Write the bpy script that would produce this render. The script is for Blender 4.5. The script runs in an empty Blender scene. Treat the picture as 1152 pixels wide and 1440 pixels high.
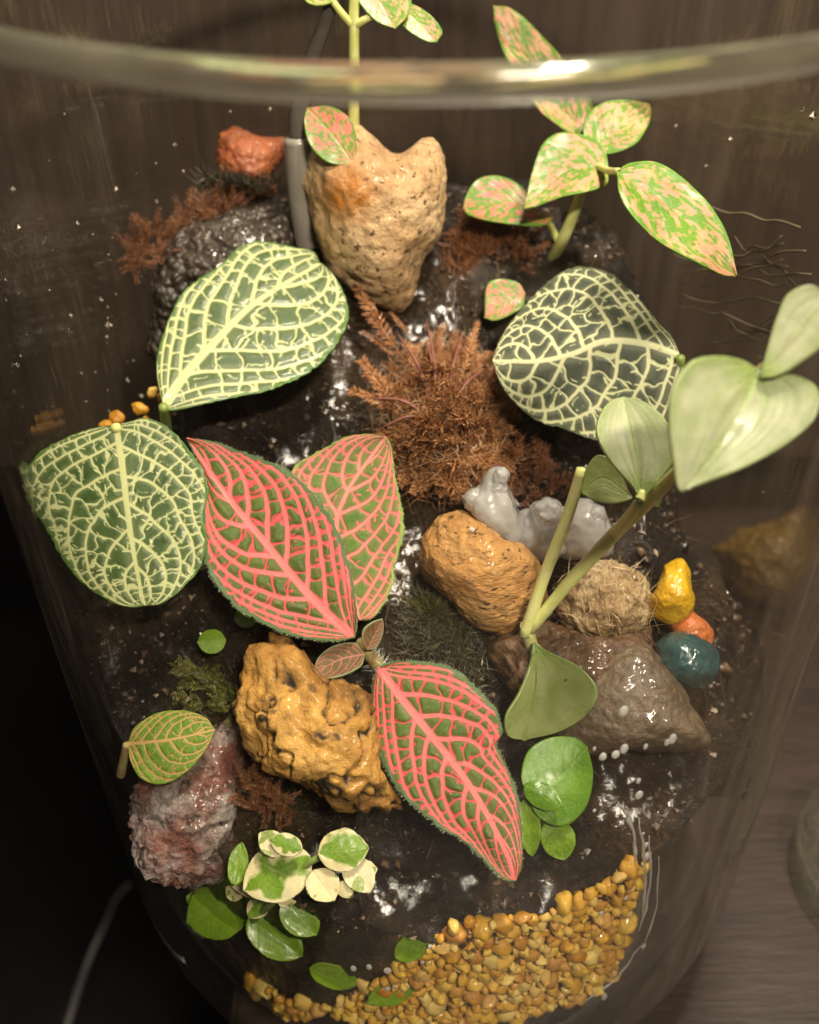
import bpy, bmesh, math, random
import numpy as np
from mathutils import Vector, Matrix

# ------------------------------------------------------------------ camera, world, lamps, exposure
sc = bpy.context.scene
COL = sc.collection
F_PX, W_PX, H_PX = 1600.0, 1152.0, 1440.0
PITCH, ROLL = math.radians(38.5), math.radians(-0.8)
R = 0.085                      # outer radius of the jar's mouth
ZR = 0.220                     # height of the rim above the table
TZ = -0.024                    # the table top (the jar stands on it)
CAM = np.array([-0.058 * R, -2.22 * R, ZR + 0.39 * R])
_f = np.array([0, math.cos(PITCH), -math.sin(PITCH)])
_r = np.array([1.0, 0, 0])
_u = np.cross(_r, _f)
_c, _s = math.cos(ROLL), math.sin(ROLL)
RIGHT, UP = _c * _r + _s * _u, -_s * _r + _c * _u
FWD = _f

cam_d = bpy.data.cameras.new('camera')
cam_d.sensor_fit = 'VERTICAL'
cam_d.sensor_height = 24.0
cam_d.lens = F_PX / H_PX * 24.0
cam_d.clip_start, cam_d.clip_end = 0.005, 20
cam_d.dof.use_dof = True
cam_d.dof.focus_distance = 0.205
cam_d.dof.aperture_fstop = 11.0
cam = bpy.data.objects.new('camera', cam_d)
COL.objects.link(cam)
cam.matrix_world = Matrix(((RIGHT[0], UP[0], -FWD[0], CAM[0]), (RIGHT[1], UP[1], -FWD[1], CAM[1]),
                           (RIGHT[2], UP[2], -FWD[2], CAM[2]), (0, 0, 0, 1)))
sc.camera = cam

world = bpy.data.worlds.new('World')
sc.world = world
world.use_nodes = True
bg = world.node_tree.nodes['Background']
bg.inputs[0].default_value = (1.0, 0.86, 0.74, 1)
bg.inputs[1].default_value = 0.03

def area_lamp(name, loc, target, sx, sy, power, col):
    l = bpy.data.lights.new(name, 'AREA')
    l.shape, l.size, l.size_y, l.energy, l.color = 'RECTANGLE', sx, sy, power, col
    o = bpy.data.objects.new(name, l)
    COL.objects.link(o)
    o.location = loc
    o.rotation_euler = (Vector(target) - Vector(loc)).to_track_quat('-Z', 'Y').to_euler()
    return o
area_lamp('ceiling_lamp', (0.10, 0.00, 0.62), (0.0, 0.0, 0.1), 0.11, 0.03, 3.1, (1.0, 0.88, 0.71))
area_lamp('room_lamp', (0.13, -0.40, 0.60), (0.0, -0.02, 0.1), 0.10, 0.03, 3.8, (1.0, 0.88, 0.71))

sc.view_settings.view_transform = 'Standard'
sc.view_settings.look = 'None'
sc.view_settings.gamma = 1
sc.view_settings.exposure = 0.42
sc.cycles.use_denoising = True
sc.cycles.max_bounces = 10
sc.cycles.transparent_max_bounces = 24
sc.cycles.transmission_bounces = 10
sc.cycles.sample_clamp_indirect = 4.0

RNG = np.random.default_rng(7)
random.seed(7)

# ------------------------------------------------------------------ helpers: rays and noise
def ray(px, py):
    d = FWD + RIGHT * ((px - 576) / F_PX) + UP * ((720 - py) / F_PX)
    return d / np.linalg.norm(d)
SOIL_M, SOIL_Z0 = 0.50, 0.105
def soil_plane(y): return SOIL_Z0 + SOIL_M * y
def r_outer(z):
    rr = 1.0 + 0.035 * (z - ZR) / R
    zz = (z - TZ) / R
    if zz < 0.55:
        q = (0.55 - zz) / 0.55
        rr -= 0.24 * (1 - math.sqrt(max(0, 1 - q * q)))
    return rr * R
def r_inner(z):
    zz = (z - TZ) / R
    t = 0.045 + 0.03 * max(0, (1.2 - zz)) ** 1.5
    rr = r_outer(z) / R - t
    if zz < 0.55:
        q = min(1, (0.55 - zz) / 0.4)
        rr -= 0.13 * (1 - math.sqrt(max(0, 1 - q * q)))
    return rr * R
def wall_hit(px, py, far=False, inset=0.0):
    """where the line of sight through a pixel first comes inside the jar (or leaves it)"""
    d = ray(px, py)
    t0, hit = 0.08, None
    ins = False
    for t in np.arange(0.08, 0.45, 0.0006):
        p = CAM + d * t
        inside = TZ + 0.02 < p[2] and math.hypot(p[0], p[1]) < r_inner(p[2]) - inset
        if inside and not ins:
            ins = True
            if not far: return p
        if ins and not inside: return p
    return CAM + d * 0.2
def on_soil(px, py, lift=0.0):
    d = ray(px, py)
    # CAM.z + t dz = Z0 + lift + M (CAM.y + t dy)
    t = (SOIL_Z0 + lift + SOIL_M * CAM[1] - CAM[2]) / (d[2] - SOIL_M * d[1])
    p = CAM + d * t
    if p[2] < ZR and p[1] < 0 and math.hypot(p[0], p[1]) > .066:
        w = wall_hit(px, py, inset=0.001)
        if np.dot(w - CAM, d) > t: return w
    return p
def at_plane(px, py, P, N):
    d = ray(px, py)
    return CAM + d * (np.dot(P - CAM, N) / np.dot(d, N))
def at_y(px, py, y):
    d = ray(px, py)
    return CAM + d * ((y - CAM[1]) / d[1])
def at_z(px, py, z):
    d = ray(px, py)
    return CAM + d * ((z - CAM[2]) / d[2])
def norm(v):
    v = np.asarray(v, float)
    return v / np.linalg.norm(v)

def _hash(*ix):
    h = np.zeros(ix[0].shape, np.uint32)
    for k, i in zip((374761393, 668265263, 2147483647, 1274126177), ix):
        h = (h ^ (i.astype(np.int64) * k & 0xffffffff).astype(np.uint32)) * np.uint32(2654435761)
        h ^= h >> np.uint32(15)
    return (h & np.uint32(0xffffff)).astype(float) / 0xffffff
def vnoise(p, seed=0):
    """value noise, p (..., 2|3), returns -1..1"""
    p = np.asarray(p, float)
    i = np.floor(p).astype(np.int64)
    f = p - i
    f = f * f * (3 - 2 * f)
    n = p.shape[-1]
    out = 0
    for c in range(1 << n):
        w = 1.0
        idx = []
        for a in range(n):
            b = (c >> a) & 1
            w = w * (f[..., a] if b else 1 - f[..., a])
            idx.append(i[..., a] + b)
        idx.append(np.full(p.shape[:-1], seed * 131 + 17, np.int64))
        out = out + w * _hash(*idx)
    return out * 2 - 1
def fbm(p, oct=4, seed=0, gain=0.5):
    a, s, out = 1.0, 1.0, 0
    for k in range(oct):
        out = out + a * vnoise(np.asarray(p) * s, seed + k)
        a *= gain
        s *= 2.03
    return out
def sstep(a, b, x):
    t = np.clip((x - a) / (b - a), 0, 1)
    return t * t * (3 - 2 * t)

# ------------------------------------------------------------------ helpers: objects
def mesh_np(name, V, Fq, mat, parent=None, smooth=True, attrs=None):
    me = bpy.data.meshes.new(name)
    V = np.asarray(V, np.float32)
    Fq = np.asarray(Fq, np.int32)
    n, k = Fq.shape
    me.vertices.add(len(V))
    me.vertices.foreach_set('co', V.ravel())
    me.loops.add(n * k)
    me.loops.foreach_set('vertex_index', Fq.ravel())
    me.polygons.add(n)
    me.polygons.foreach_set('loop_start', np.arange(0, n * k, k, dtype=np.int32))
    me.polygons.foreach_set('use_smooth', np.full(n, smooth))
    for an, av in (attrs or {}).items():
        at = me.attributes.new(an, 'FLOAT', 'POINT')
        at.data.foreach_set('value', np.asarray(av, np.float32).ravel())
    me.update(calc_edges=True)
    me.validate()
    if mat: me.materials.append(mat)
    o = bpy.data.objects.new(name, me)
    COL.objects.link(o)
    o.parent = parent
    return o
def grid_faces(nu, nv, wrap_v=False):
    u = np.arange(nu - 1)[:, None]
    v = np.arange(nv if wrap_v else nv - 1)[None]
    a = u * nv + v
    b = u * nv + (v + 1) % nv
    c = (u + 1) * nv + (v + 1) % nv
    d = (u + 1) * nv + v
    return np.stack([a, b, c, d], -1).reshape(-1, 4)
def tag(o, label=None, cat=None, group=None, kind=None):
    if label: o['label'] = label
    if cat: o['category'] = cat
    if group: o['group'] = group
    if kind: o['kind'] = kind
    return o
def thing(name, loc, label, cat, group=None):
    o = bpy.data.objects.new(name, None)
    o.empty_display_size = 0.01
    COL.objects.link(o)
    o.location = loc
    return tag(o, label, cat, group)
def adopt(o, root):
    """parent o (built in world coordinates) under a root without moving it"""
    o.parent = root
    o.matrix_parent_inverse = Matrix.Translation(-root.location)
    return o
def spline(pts, n):
    """Catmull-Rom through pts, n samples uniform in arc length"""
    p = np.asarray(pts, float)
    if len(p) == 2:
        return p[0] + (p[1] - p[0]) * np.linspace(0, 1, n)[:, None]
    q = np.vstack([2 * p[0] - p[1], p, 2 * p[-1] - p[-2]])
    out = []
    for i in range(1, len(q) - 2):
        t = np.linspace(0, 1, 24, endpoint=False)[:, None]
        a, b, c, d = q[i - 1], q[i], q[i + 1], q[i + 2]
        out.append(0.5 * (2 * b + (c - a) * t + (2 * a - 5 * b + 4 * c - d) * t ** 2 + (-a + 3 * b - 3 * c + d) * t ** 3))
    out = np.vstack(out + [p[-1:]])
    s = np.concatenate([[0], np.cumsum(np.linalg.norm(np.diff(out, axis=0), axis=1))])
    u = np.linspace(0, s[-1], n)
    return np.stack([np.interp(u, s, out[:, k]) for k in range(p.shape[1])], -1)
def tube(name, pts, radii, mat, parent=None, n=28, seg=12, cap=True):
    P = spline(pts, n)
    rad = np.interp(np.linspace(0, 1, n), np.linspace(0, 1, len(radii)), radii)
    T = np.gradient(P, axis=0)
    T /= np.linalg.norm(T, axis=1)[:, None]
    up = np.array([0.21, 0.35, 0.9])
    V = []
    for i in range(n):
        a = norm(np.cross(T[i], up))
        b = np.cross(T[i], a)
        th = np.linspace(0, 2 * math.pi, seg, endpoint=False)[:, None]
        V.append(P[i] + rad[i] * (np.cos(th) * a + np.sin(th) * b))
    V = np.vstack(V)
    Fq = grid_faces(n, seg, True)
    if cap:
        V = np.vstack([V, P[0] - T[0] * rad[0] * .4, P[-1] + T[-1] * rad[-1] * .4])
        k = np.arange(seg)
        c0, c1 = n * seg, n * seg + 1
        f0 = np.stack([np.full(seg, c0), (k + 1) % seg, k, k], -1)
        f1 = np.stack([np.full(seg, c1), (n - 1) * seg + k, (n - 1) * seg + (k + 1) % seg, (n - 1) * seg + (k + 1) % seg], -1)
        tri = np.vstack([f0, f1])[:, :3]
        me = bpy.data.meshes.new(name)
        me.from_pydata([tuple(v) for v in V], [], [tuple(x) for x in Fq] + [tuple(x) for x in tri])
        me.polygons.foreach_set('use_smooth', np.full(len(me.polygons), True))
        me.materials.append(mat)
        o = bpy.data.objects.new(name, me)
        COL.objects.link(o)
        if parent: adopt(o, parent)
        return o
    o = mesh_np(name, V, Fq, mat)
    if parent: adopt(o, parent)
    return o

# ------------------------------------------------------------------ materials
class NT:
    def __init__(s, name):
        s.m = bpy.data.materials.new(name)
        s.m.use_nodes = True
        s.t = s.m.node_tree
        s.t.nodes.clear()
        s.out = s.n('ShaderNodeOutputMaterial')
    def n(s, typ, **kw):
        x = s.t.nodes.new(typ)
        for k, v in kw.items(): setattr(x, k, v)
        return x
    def l(s, a, b): s.t.links.new(a, b)
    def setin(s, node, **kw):
        for k, v in kw.items():
            i = node.inputs[k.replace('_', ' ')]
            if hasattr(v, 'is_output') or isinstance(v, bpy.types.NodeSocket): s.l(v, i)
            else: i.default_value = v
        return node
    def coord(s, scale=(1, 1, 1), which='Object'):
        tc = s.n('ShaderNodeTexCoord')
        mp = s.n('ShaderNodeMapping')
        mp.inputs['Scale'].default_value = scale
        s.l(tc.outputs[which], mp.inputs['Vector'])
        return mp.outputs[0]
    def noise(s, vec, scale, detail=4, rough=.55, dist=0):
        x = s.n('ShaderNodeTexNoise')
        s.l(vec, x.inputs['Vector'])
        x.inputs['Scale'].default_value = scale
        x.inputs['Detail'].default_value = detail
        x.inputs['Roughness'].default_value = rough
        x.inputs['Distortion'].default_value = dist
        return x.outputs[0]
    def ramp(s, fac, stops, interp='LINEAR'):
        x = s.n('ShaderNodeValToRGB')
        x.color_ramp.interpolation = interp
        e = x.color_ramp.elements
        while len(e) < len(stops): e.new(0.5)
        for el, (p, c) in zip(e, stops):
            el.position = p
            el.color = (*c, 1) if len(c) == 3 else c
        s.l(fac, x.inputs[0])
        return x.outputs[0]
    def val(s, fac, a, b, lo=0.0, hi=1.0):
        x = s.n('ShaderNodeMapRange')
        s.l(fac, x.inputs[0])
        for i, v in zip((1, 2, 3, 4), (a, b, lo, hi)): x.inputs[i].default_value = v
        return x.outputs[0]
    def mix(s, fac, a, b, blend='MIX'):
        x = s.n('ShaderNodeMix', data_type='RGBA', blend_type=blend)
        for sock, v in ((x.inputs[0], fac), (x.inputs[6], a), (x.inputs[7], b)):
            if isinstance(v, bpy.types.NodeSocket): s.l(v, sock)
            else: sock.default_value = v if isinstance(v, (int, float)) else (*v, 1)
        return x.outputs[2]
    def math(s, op, a, b=0.0):
        x = s.n('ShaderNodeMath', operation=op)
        for sock, v in zip(x.inputs, (a, b)):
            if isinstance(v, bpy.types.NodeSocket): s.l(v, sock)
            else: sock.default_value = v
        return x.outputs[0]
    def attr(s, name):
        return s.n('ShaderNodeAttribute', attribute_name=name).outputs['Fac']
    def bump(s, h, strength, dist, normal=None):
        x = s.n('ShaderNodeBump')
        s.l(h, x.inputs['Height'])
        x.inputs['Strength'].default_value = strength
        x.inputs['Distance'].default_value = dist
        if normal: s.l(normal, x.inputs['Normal'])
        return x.outputs[0]
    def bsdf(s, **kw):
        b = s.n('ShaderNodeBsdfPrincipled')
        for k, v in kw.items():
            i = b.inputs[k.replace('_', ' ')]
            if isinstance(v, bpy.types.NodeSocket): s.l(v, i)
            elif isinstance(v, tuple) and len(v) == 3 and i.type == 'RGBA': i.default_value = (*v, 1)
            else: i.default_value = v
        s.l(b.outputs[0], s.out.inputs[0])
        return b

def leaf_material(name, cell, cell2, vein, vein2, rim=None, rough=.42, vein_w=(.12, .80), coat=.15, blot=None, trans=.2, bw=(.34, .66), halo=.0):
    k = NT(name)
    v = k.coord()
    nz = k.noise(v, 160, 5, .6)
    fine = k.noise(v, 2200, 4, .65)
    c = k.mix(k.val(nz, .35, .65), cell, cell2)
    c = k.mix(k.val(fine, .42, .72, 0, .45), c, tuple(min(1, x * 1.8 + .01) for x in cell2))
    if blot:
        bl = k.math('ADD', k.attr('blot'), k.math('MULTIPLY', k.math('SUBTRACT', fine, .5), .25))
        bc = k.mix(k.val(nz, .4, .65), blot[0], blot[1])
        c = k.mix(k.val(bl, *bw), c, bc)
    vc = k.mix(k.math('MULTIPLY', k.attr('main'), k.val(nz, .3, .6, .5, 1.0)), vein, vein2)
    vc = k.mix(k.val(fine, .4, .8, 0, .3), vc, tuple(x * .6 + y * .4 for x, y in zip(vein, cell2)))
    if halo:
        c = k.mix(k.math('MULTIPLY', k.attr('halo'), halo), c, tuple(x * .65 + y * .35 for x, y in zip(cell2, vein)))
    c = k.mix(k.val(k.attr('vein'), *vein_w), c, vc)
    if rim:
        c = k.mix(k.val(k.attr('rim'), .55, .75), c, rim)
    spot = k.noise(v, 420, 2, .5)
    c = k.mix(k.val(spot, .70, .76, 0, .5), c, (.16, .10, .03))
    bmp = k.bump(fine, .4, .00022)
    b = k.bsdf(Base_Color=c, Roughness=k.val(nz, .3, .7, rough - .06, rough + .14), Normal=bmp, Specular_IOR_Level=.45, Coat_Weight=coat, Coat_Roughness=.22, Diffuse_Roughness=.2)
    tl = k.n('ShaderNodeBsdfTranslucent')
    k.l(k.mix(.5, c, (.30, .42, .05)), tl.inputs[0])
    mx = k.n('ShaderNodeMixShader')
    mx.inputs[0].default_value = trans
    k.l(b.outputs[0], mx.inputs[1])
    k.l(tl.outputs[0], mx.inputs[2])
    k.l(mx.outputs[0], k.out.inputs[0])
    return k.m

def rock_material(name, stops, scale=60, pits=None, dirt=None, pit_col=(.05, .03, .015), rough=(.35, .75), bump=.5, coat=.25, stain=None, stretch=(1, 1, 1), bscale=None):
    k = NT(name)
    v = k.coord(stretch)
    n1 = k.noise(v, scale, 7, .62, .4)
    n2 = k.noise(v, scale * 6, 5, .65)
    c = k.ramp(n1, stops)
    c = k.mix(k.val(n2, .4, .7, 0, .5), c, tuple(x * .45 for x in stops[0][1]))
    if pits:
        n3 = k.noise(v, pits, 3, .6)
        c = k.mix(k.val(n3, .58, .66), c, pit_col)
    if dirt:
        c = k.mix(k.math('MULTIPLY', k.val(k.attr('crev'), .38, .85), k.val(n2, .32, .5)), c, dirt)
    if name == 'tan_stone':
        c = k.mix(k.math('MULTIPLY', k.val(k.attr('rust'), .15, .75), k.val(n2, .3, .6, .4, 1.0)), c, (.42, .15, .015))
    if stain:
        n4 = k.noise(v, stain[0], 3, .5)
        c = k.mix(k.val(n4, stain[1], stain[1] + .12, 0, .8), c, stain[2])
    h = k.math('ADD', k.noise(v, bscale or scale * 3, 8, .65), k.math('MULTIPLY', n2, .4))
    b = k.bsdf(Base_Color=c, Roughness=k.val(n2, .3, .7, *rough), Normal=k.bump(h, bump, .0015), Coat_Weight=coat, Coat_Roughness=.12)
    return k.m

M = {}
M['fit_a'] = leaf_material('green_nerve_leaf', (.024, .056, .010), (.050, .095, .022), (.50, .53, .26), (.55, .57, .27), rim=(.08, .17, .03), rough=.40, coat=.22, halo=.45, trans=.06)
M['fit_c'] = leaf_material('dark_nerve_leaf', (.030, .040, .026), (.055, .068, .045), (.55, .57, .32), (.68, .68, .42), rim=(.10, .13, .07), rough=.6, coat=.05, halo=.4, trans=.06)
M['fit_red'] = leaf_material('red_nerve_leaf', (.028, .070, .006), (.065, .125, .015), (.58, .060, .080), (.80, .20, .20), rim=(.075, .125, .045), rough=.62, coat=.03, halo=.22, trans=.06)
M['fit_pink'] = leaf_material('pale_pink_nerve_leaf', (.05, .12, .015), (.10, .20, .03), (.75, .16, .17), (.80, .30, .26), rim=(.28, .36, .08), rough=.6, coat=.03, halo=.5, trans=.1)
M['fit_bud'] = leaf_material('reddish_young_leaf', (.10, .06, .025), (.16, .12, .05), (.45, .13, .10), (.5, .25, .16), rim=(.25, .33, .16), rough=.6, coat=.03)
M['fit_lime'] = leaf_material('lime_nerve_leaf', (.10, .20, .010), (.16, .28, .02), (.62, .30, .13), (.62, .42, .16), rough=.45, coat=.2)
M['polka'] = leaf_material('polka_dot_leaf', (.095, .23, .012), (.155, .32, .018), (.20, .42, .06), (.20, .42, .06), rough=.45, blot=((.72, .30, .20), (.76, .46, .24)), vein_w=(.6, 1.6), coat=.2)
M['polka_red'] = leaf_material('pink_blotched_leaf', (.09, .20, .012), (.14, .28, .018), (.2, .4, .06), (.2, .4, .06), rough=.45, blot=((.66, .16, .13), (.70, .27, .18)), vein_w=(.6, 1.6), coat=.2)
M['trad'] = leaf_material('silver_green_leaf', (.20, .30, .06), (.30, .38, .12), (.30, .36, .12), (.26, .20, .17), rough=.36, blot=((.40, .45, .25), (.54, .56, .39)), vein_w=(.5, 1.7), coat=.35, bw=(.25, .8), trans=.15)
M['trad_dark'] = leaf_material('olive_leaf', (.13, .20, .04), (.21, .28, .07), (.28, .32, .12), (.3, .36, .15), rough=.3, blot=((.20, .25, .07), (.29, .32, .13)), vein_w=(.6, 1.8), coat=.35, bw=(.25, .8), trans=.2)
M['varieg'] = leaf_material('cream_edged_leaf', (.10, .22, .010), (.18, .31, .016), (.2, .4, .04), (.25, .45, .06), rough=.4, blot=((.74, .66, .34), (.80, .73, .48)), vein_w=(.5, 1.5), coat=.25, bw=(.30, .72))
M['leaf_green'] = leaf_material('fresh_green_leaf', (.115, .22, .008), (.19, .32, .014), (.24, .38, .03), (.28, .42, .05), rough=.4, vein_w=(.5, 1.5), coat=.3)
M['leaf_glossy'] = leaf_material('glossy_green_leaf', (.080, .19, .010), (.13, .27, .016), (.22, .36, .03), (.26, .4, .05), rough=.25, vein_w=(.5, 1.5), coat=.5)

def simple_mat(name, c1, c2, scale=200, rough=.4, coat=.0, sss=0.0, bump=.2, stretch=(1, 1, 1), trans=0.0):
    k = NT(name)
    v = k.coord(stretch)
    n1 = k.noise(v, scale, 5, .6)
    k.bsdf(Base_Color=k.mix(k.val(n1, .35, .65), c1, c2), Roughness=rough, Coat_Weight=coat, Coat_Roughness=.1,
           Subsurface_Weight=sss, Subsurface_Radius=(.8, .8, .6), Subsurface_Scale=.002, Transmission_Weight=trans,
           Normal=k.bump(k.noise(v, scale * 4, 4, .6), bump, .0004))
    return k.m
M['stem_pale'] = simple_mat('pale_stem', (.68, .70, .24), (.78, .77, .36), 300, .4, .2, .2)
M['stem_green'] = simple_mat('green_stem', (.56, .60, .17), (.68, .68, .28), 300, .4, .2, .2)
M['stem_dark'] = simple_mat('olive_stem', (.16, .24, .05), (.25, .32, .08), 300, .45, .1)
M['stem_red'] = simple_mat('reddish_stem', (.30, .16, .07), (.38, .36, .14), 300, .6)
M['straw'] = simple_mat('pale_straw', (.46, .32, .16), (.66, .52, .32), 500, .5)
M['fibre_brown'] = simple_mat('brown_fibre', (.035, .020, .011), (.14, .085, .045), 500, .5)
M['root'] = simple_mat('pale_root', (.15, .12, .07), (.23, .19, .12), 300, .6)
M['fuzz_green'] = simple_mat('pale_green_fuzz', (.22, .28, .15), (.36, .40, .26), 300, .7)
M['fuzz'] = simple_mat('white_fuzz', (.75, .75, .66), (.8, .8, .72), 300, .7)

# soil: dark wet earth
k = NT('wet_soil')
v = k.coord()
n0 = k.noise(v, 26, 3, .5)
n5 = k.noise(v, 240, 2, .5)
n1 = k.noise(v, 55, 8, .65, .3)
n2 = k.noise(v, 420, 6, .7)
n3 = k.noise(v, 1500, 3, .6)
c = k.ramp(n1, [(.25, (.005, .003, .002)), (.5, (.012, .0075, .0042)), (.72, (.028, .017, .009))])
c = k.mix(k.val(n3, .55, .8, 0, .5), c, (.09, .06, .035))
c = k.mix(k.math('MULTIPLY', k.val(k.noise(v, 34, 4, .6), .48, .62), k.val(n2, .3, .6, .3, 1.0)), c, (.075, .046, .021))
h = k.math('ADD', k.math('MULTIPLY', n1, 1.4), k.math('ADD', n2, k.math('MULTIPLY', n3, .4)))
wt_ = k.val(k.attr('wet'), .15, .6)
dryb = k.math('SUBTRACT', 1.0, k.math('MULTIPLY', wt_, .8))
k.bsdf(Base_Color=c, Roughness=k.val(n2, .35, .65, .35, .8), Normal=k.bump(h, 1.0, .0030), Specular_IOR_Level=.35,
       Coat_Weight=k.math('MAXIMUM', wt_, k.val(n0, .42, .56, .05, .7)), Coat_Roughness=.03, Coat_Normal=k.bump(k.math('MULTIPLY', k.math('ADD', n5, k.math('MULTIPLY', n2, .4)), dryb), .8, .0022))
M['soil'] = k.m

M['tan'] = rock_material('tan_stone', [(.28, (.44, .25, .11)), (.5, (.64, .42, .21)), (.72, (.76, .56, .33))], 60, 620, pit_col=(.12, .06, .025), rough=(.45, .8), bump=.8, coat=.08, bscale=420)
M['tan2'] = rock_material('ochre_stone', [(.3, (.28, .12, .03)), (.5, (.55, .28, .08)), (.72, (.66, .40, .16))], 50, 420, pit_col=(.08, .04, .015), rough=(.35, .7), bump=.9, coat=.15, bscale=380, stretch=(1, 1, 2.5))
M['gold'] = rock_material('golden_stone', [(.30, (.10, .045, .01)), (.46, (.42, .20, .035)), (.6, (.66, .36, .08)), (.78, (.72, .46, .16))], 38, 160, pit_col=(.035, .018, .008), rough=(.4, .75), bump=1.0, coat=.12, bscale=260, dirt=(.018, .010, .005))
M['redgrey'] = rock_material('red_grey_stone', [(.32, (.20, .06, .04)), (.44, (.26, .12, .09)), (.53, (.32, .24, .21)), (.68, (.58, .52, .48))], 110, 420, pit_col=(.07, .04, .03), rough=(.2, .55), bump=1.0, coat=.4)
M['lava'] = rock_material('rust_red_stone', [(.3, (.16, .04, .012)), (.55, (.32, .085, .025)), (.75, (.42, .15, .05))], 70, None, rough=(.45, .8), bump=.5, coat=.1)
M['fibre'] = rock_material('pale_fibrous_stone', [(.3, (.20, .11, .045)), (.5, (.50, .34, .17)), (.7, (.72, .58, .36))], 90, 300, pit_col=(.10, .05, .02), rough=(.35, .6), bump=1.0, coat=.2, stretch=(2.2, 1, .7))
M['slab'] = rock_material('grey_brown_slab', [(.3, (.065, .042, .025)), (.55, (.125, .088, .052)), (.75, (.19, .145, .09))], 70, None, rough=(.3, .6), bump=.5, coat=.35)
M['brownrock'] = rock_material('brown_wet_stone', [(.3, (.06, .03, .015)), (.55, (.14, .075, .035)), (.75, (.24, .14, .07))], 60, 300, rough=(.2, .5), bump=.8, coat=.5)
M['yellow'] = rock_material('yellow_stone', [(.3, (.55, .30, .01)), (.6, (.76, .46, .015)), (.8, (.85, .58, .04))], 60, None, rough=(.3, .5), bump=.25, coat=.4)
M['orange'] = rock_material('orange_stone', [(.3, (.45, .12, .03)), (.6, (.62, .20, .06)), (.8, (.72, .34, .15))], 80, None, rough=(.3, .5), bump=.3, coat=.3)
M['teal'] = rock_material('teal_glass_stone', [(.3, (.018, .055, .055)), (.6, (.035, .085, .085)), (.8, (.10, .16, .15))], 60, None, rough=(.12, .3), bump=.25, coat=.7)
M['ochre'] = rock_material('ochre_reflection', [(.3, (.11, .06, .010)), (.6, (.17, .10, .016)), (.8, (.22, .14, .035))], 50, None, rough=(.4, .6), bump=.4, coat=.1)
k = NT('black_pebbled_stone')
v = k.coord()
vo = k.n('ShaderNodeTexVoronoi')
k.l(v, vo.inputs['Vector'])
vo.inputs['Scale'].default_value = 520
n1 = k.noise(v, 90, 5, .6)
h = k.math('SUBTRACT', k.math('MULTIPLY', n1, .5), vo.outputs[0])
k.bsdf(Base_Color=k.ramp(n1, [(.3, (.022, .016, .011)), (.6, (.060, .044, .032)), (.8, (.12, .09, .068))]), Roughness=.45, Normal=k.bump(h, .9, .0014), Coat_Weight=.35, Coat_Roughness=.15)
M['blackrock'] = k.m
k = NT('translucent_gel')
v = k.coord()
n1 = k.noise(v, 130, 4, .5)
k.bsdf(Base_Color=k.ramp(n1, [(.3, (.86, .80, .72)), (.6, (.97, .96, .95))]), Roughness=.18, Subsurface_Weight=.5, Subsurface_Radius=(1, .9, .8), Subsurface_Scale=.010, Transmission_Weight=.64,
       IOR=1.22, Coat_Weight=1.0, Coat_Roughness=.03, Normal=k.bump(k.noise(v, 260, 1, .5), .35, .0012))
M['gel'] = k.m
k = NT('amber_gravel')
oi = k.n('ShaderNodeObjectInfo')
v = k.coord()
n1 = k.noise(v, 300, 5, .6)
c0 = k.ramp(oi.outputs['Random'], [(0, (.50, .22, .02)), (.3, (.70, .38, .035)), (.6, (.82, .52, .07)), (.85, (.88, .66, .20)), (1, (.62, .28, .05))])
c = k.mix(k.val(n1, .45, .75, 0, .55), c0, (.34, .15, .02))
k.bsdf(Base_Color=c, Roughness=.28, Coat_Weight=.5, Coat_Roughness=.08, Normal=k.bump(n1, .35, .0006))
M['gravel'] = k.m
_gf = k.m.copy()
_gf.name = 'amber_gravel_mixed'
_ge = _gf.node_tree.nodes.new('ShaderNodeNewGeometry')
for _l in list(_gf.node_tree.links):
    if _l.from_node.type == 'OBJECT_INFO':
        _t = _l.to_socket
        _gf.node_tree.links.new(_ge.outputs['Random Per Island'], _t)
M['gravel_fine'] = _gf

k = NT('earth_crumbs')
geo = k.n('ShaderNodeNewGeometry')
k.bsdf(Base_Color=k.ramp(geo.outputs['Random Per Island'], [(.1, (.015, .010, .006)), (.6, (.05, .030, .017)), (.9, (.13, .08, .045)), (.99, (.34, .27, .19))]), Roughness=.45, Coat_Weight=.3, Coat_Roughness=.1)
M['crumb'] = k.m
M['bed'] = rock_material('packed_fine_gravel', [(.3, (.06, .028, .008)), (.55, (.16, .075, .018)), (.75, (.30, .15, .04))], 300, None, bump=.8, coat=.3)
def moss_mat(name, a, b, c3, rough=.45):
    k = NT(name)
    v = k.coord()
    oi = k.n('ShaderNodeObjectInfo')
    geo = k.n('ShaderNodeNewGeometry')
    f = k.math('ADD', k.math('MULTIPLY', geo.outputs['Random Per Island'], .6), k.math('MULTIPLY', oi.outputs['Random'], .4))
    k.bsdf(Base_Color=k.ramp(f, [(.1, a), (.5, b), (.9, c3)]), Roughness=rough, Coat_Weight=.2, Coat_Roughness=.2)
    return k.m
M['moss_orange'] = moss_mat('rust_orange_moss', (.20, .075, .028), (.38, .165, .060), (.60, .33, .16))
M['moss_brown'] = moss_mat('brown_moss', (.10, .035, .015), (.20, .075, .028), (.34, .15, .06))
M['moss_black'] = moss_mat('blackish_moss', (.014, .014, .008), (.035, .030, .018), (.22, .20, .14), .25)
M['moss_green'] = moss_mat('olive_moss', (.05, .07, .012), (.10, .11, .02), (.24, .20, .05))
M['moss_thread'] = moss_mat('pale_rust_filament', (.34, .13, .04), (.58, .28, .11), (.78, .52, .32), .35)
M['moss_stem'] = simple_mat('purple_moss_stem', (.16, .05, .035), (.25, .09, .06), 500, .5)

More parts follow.
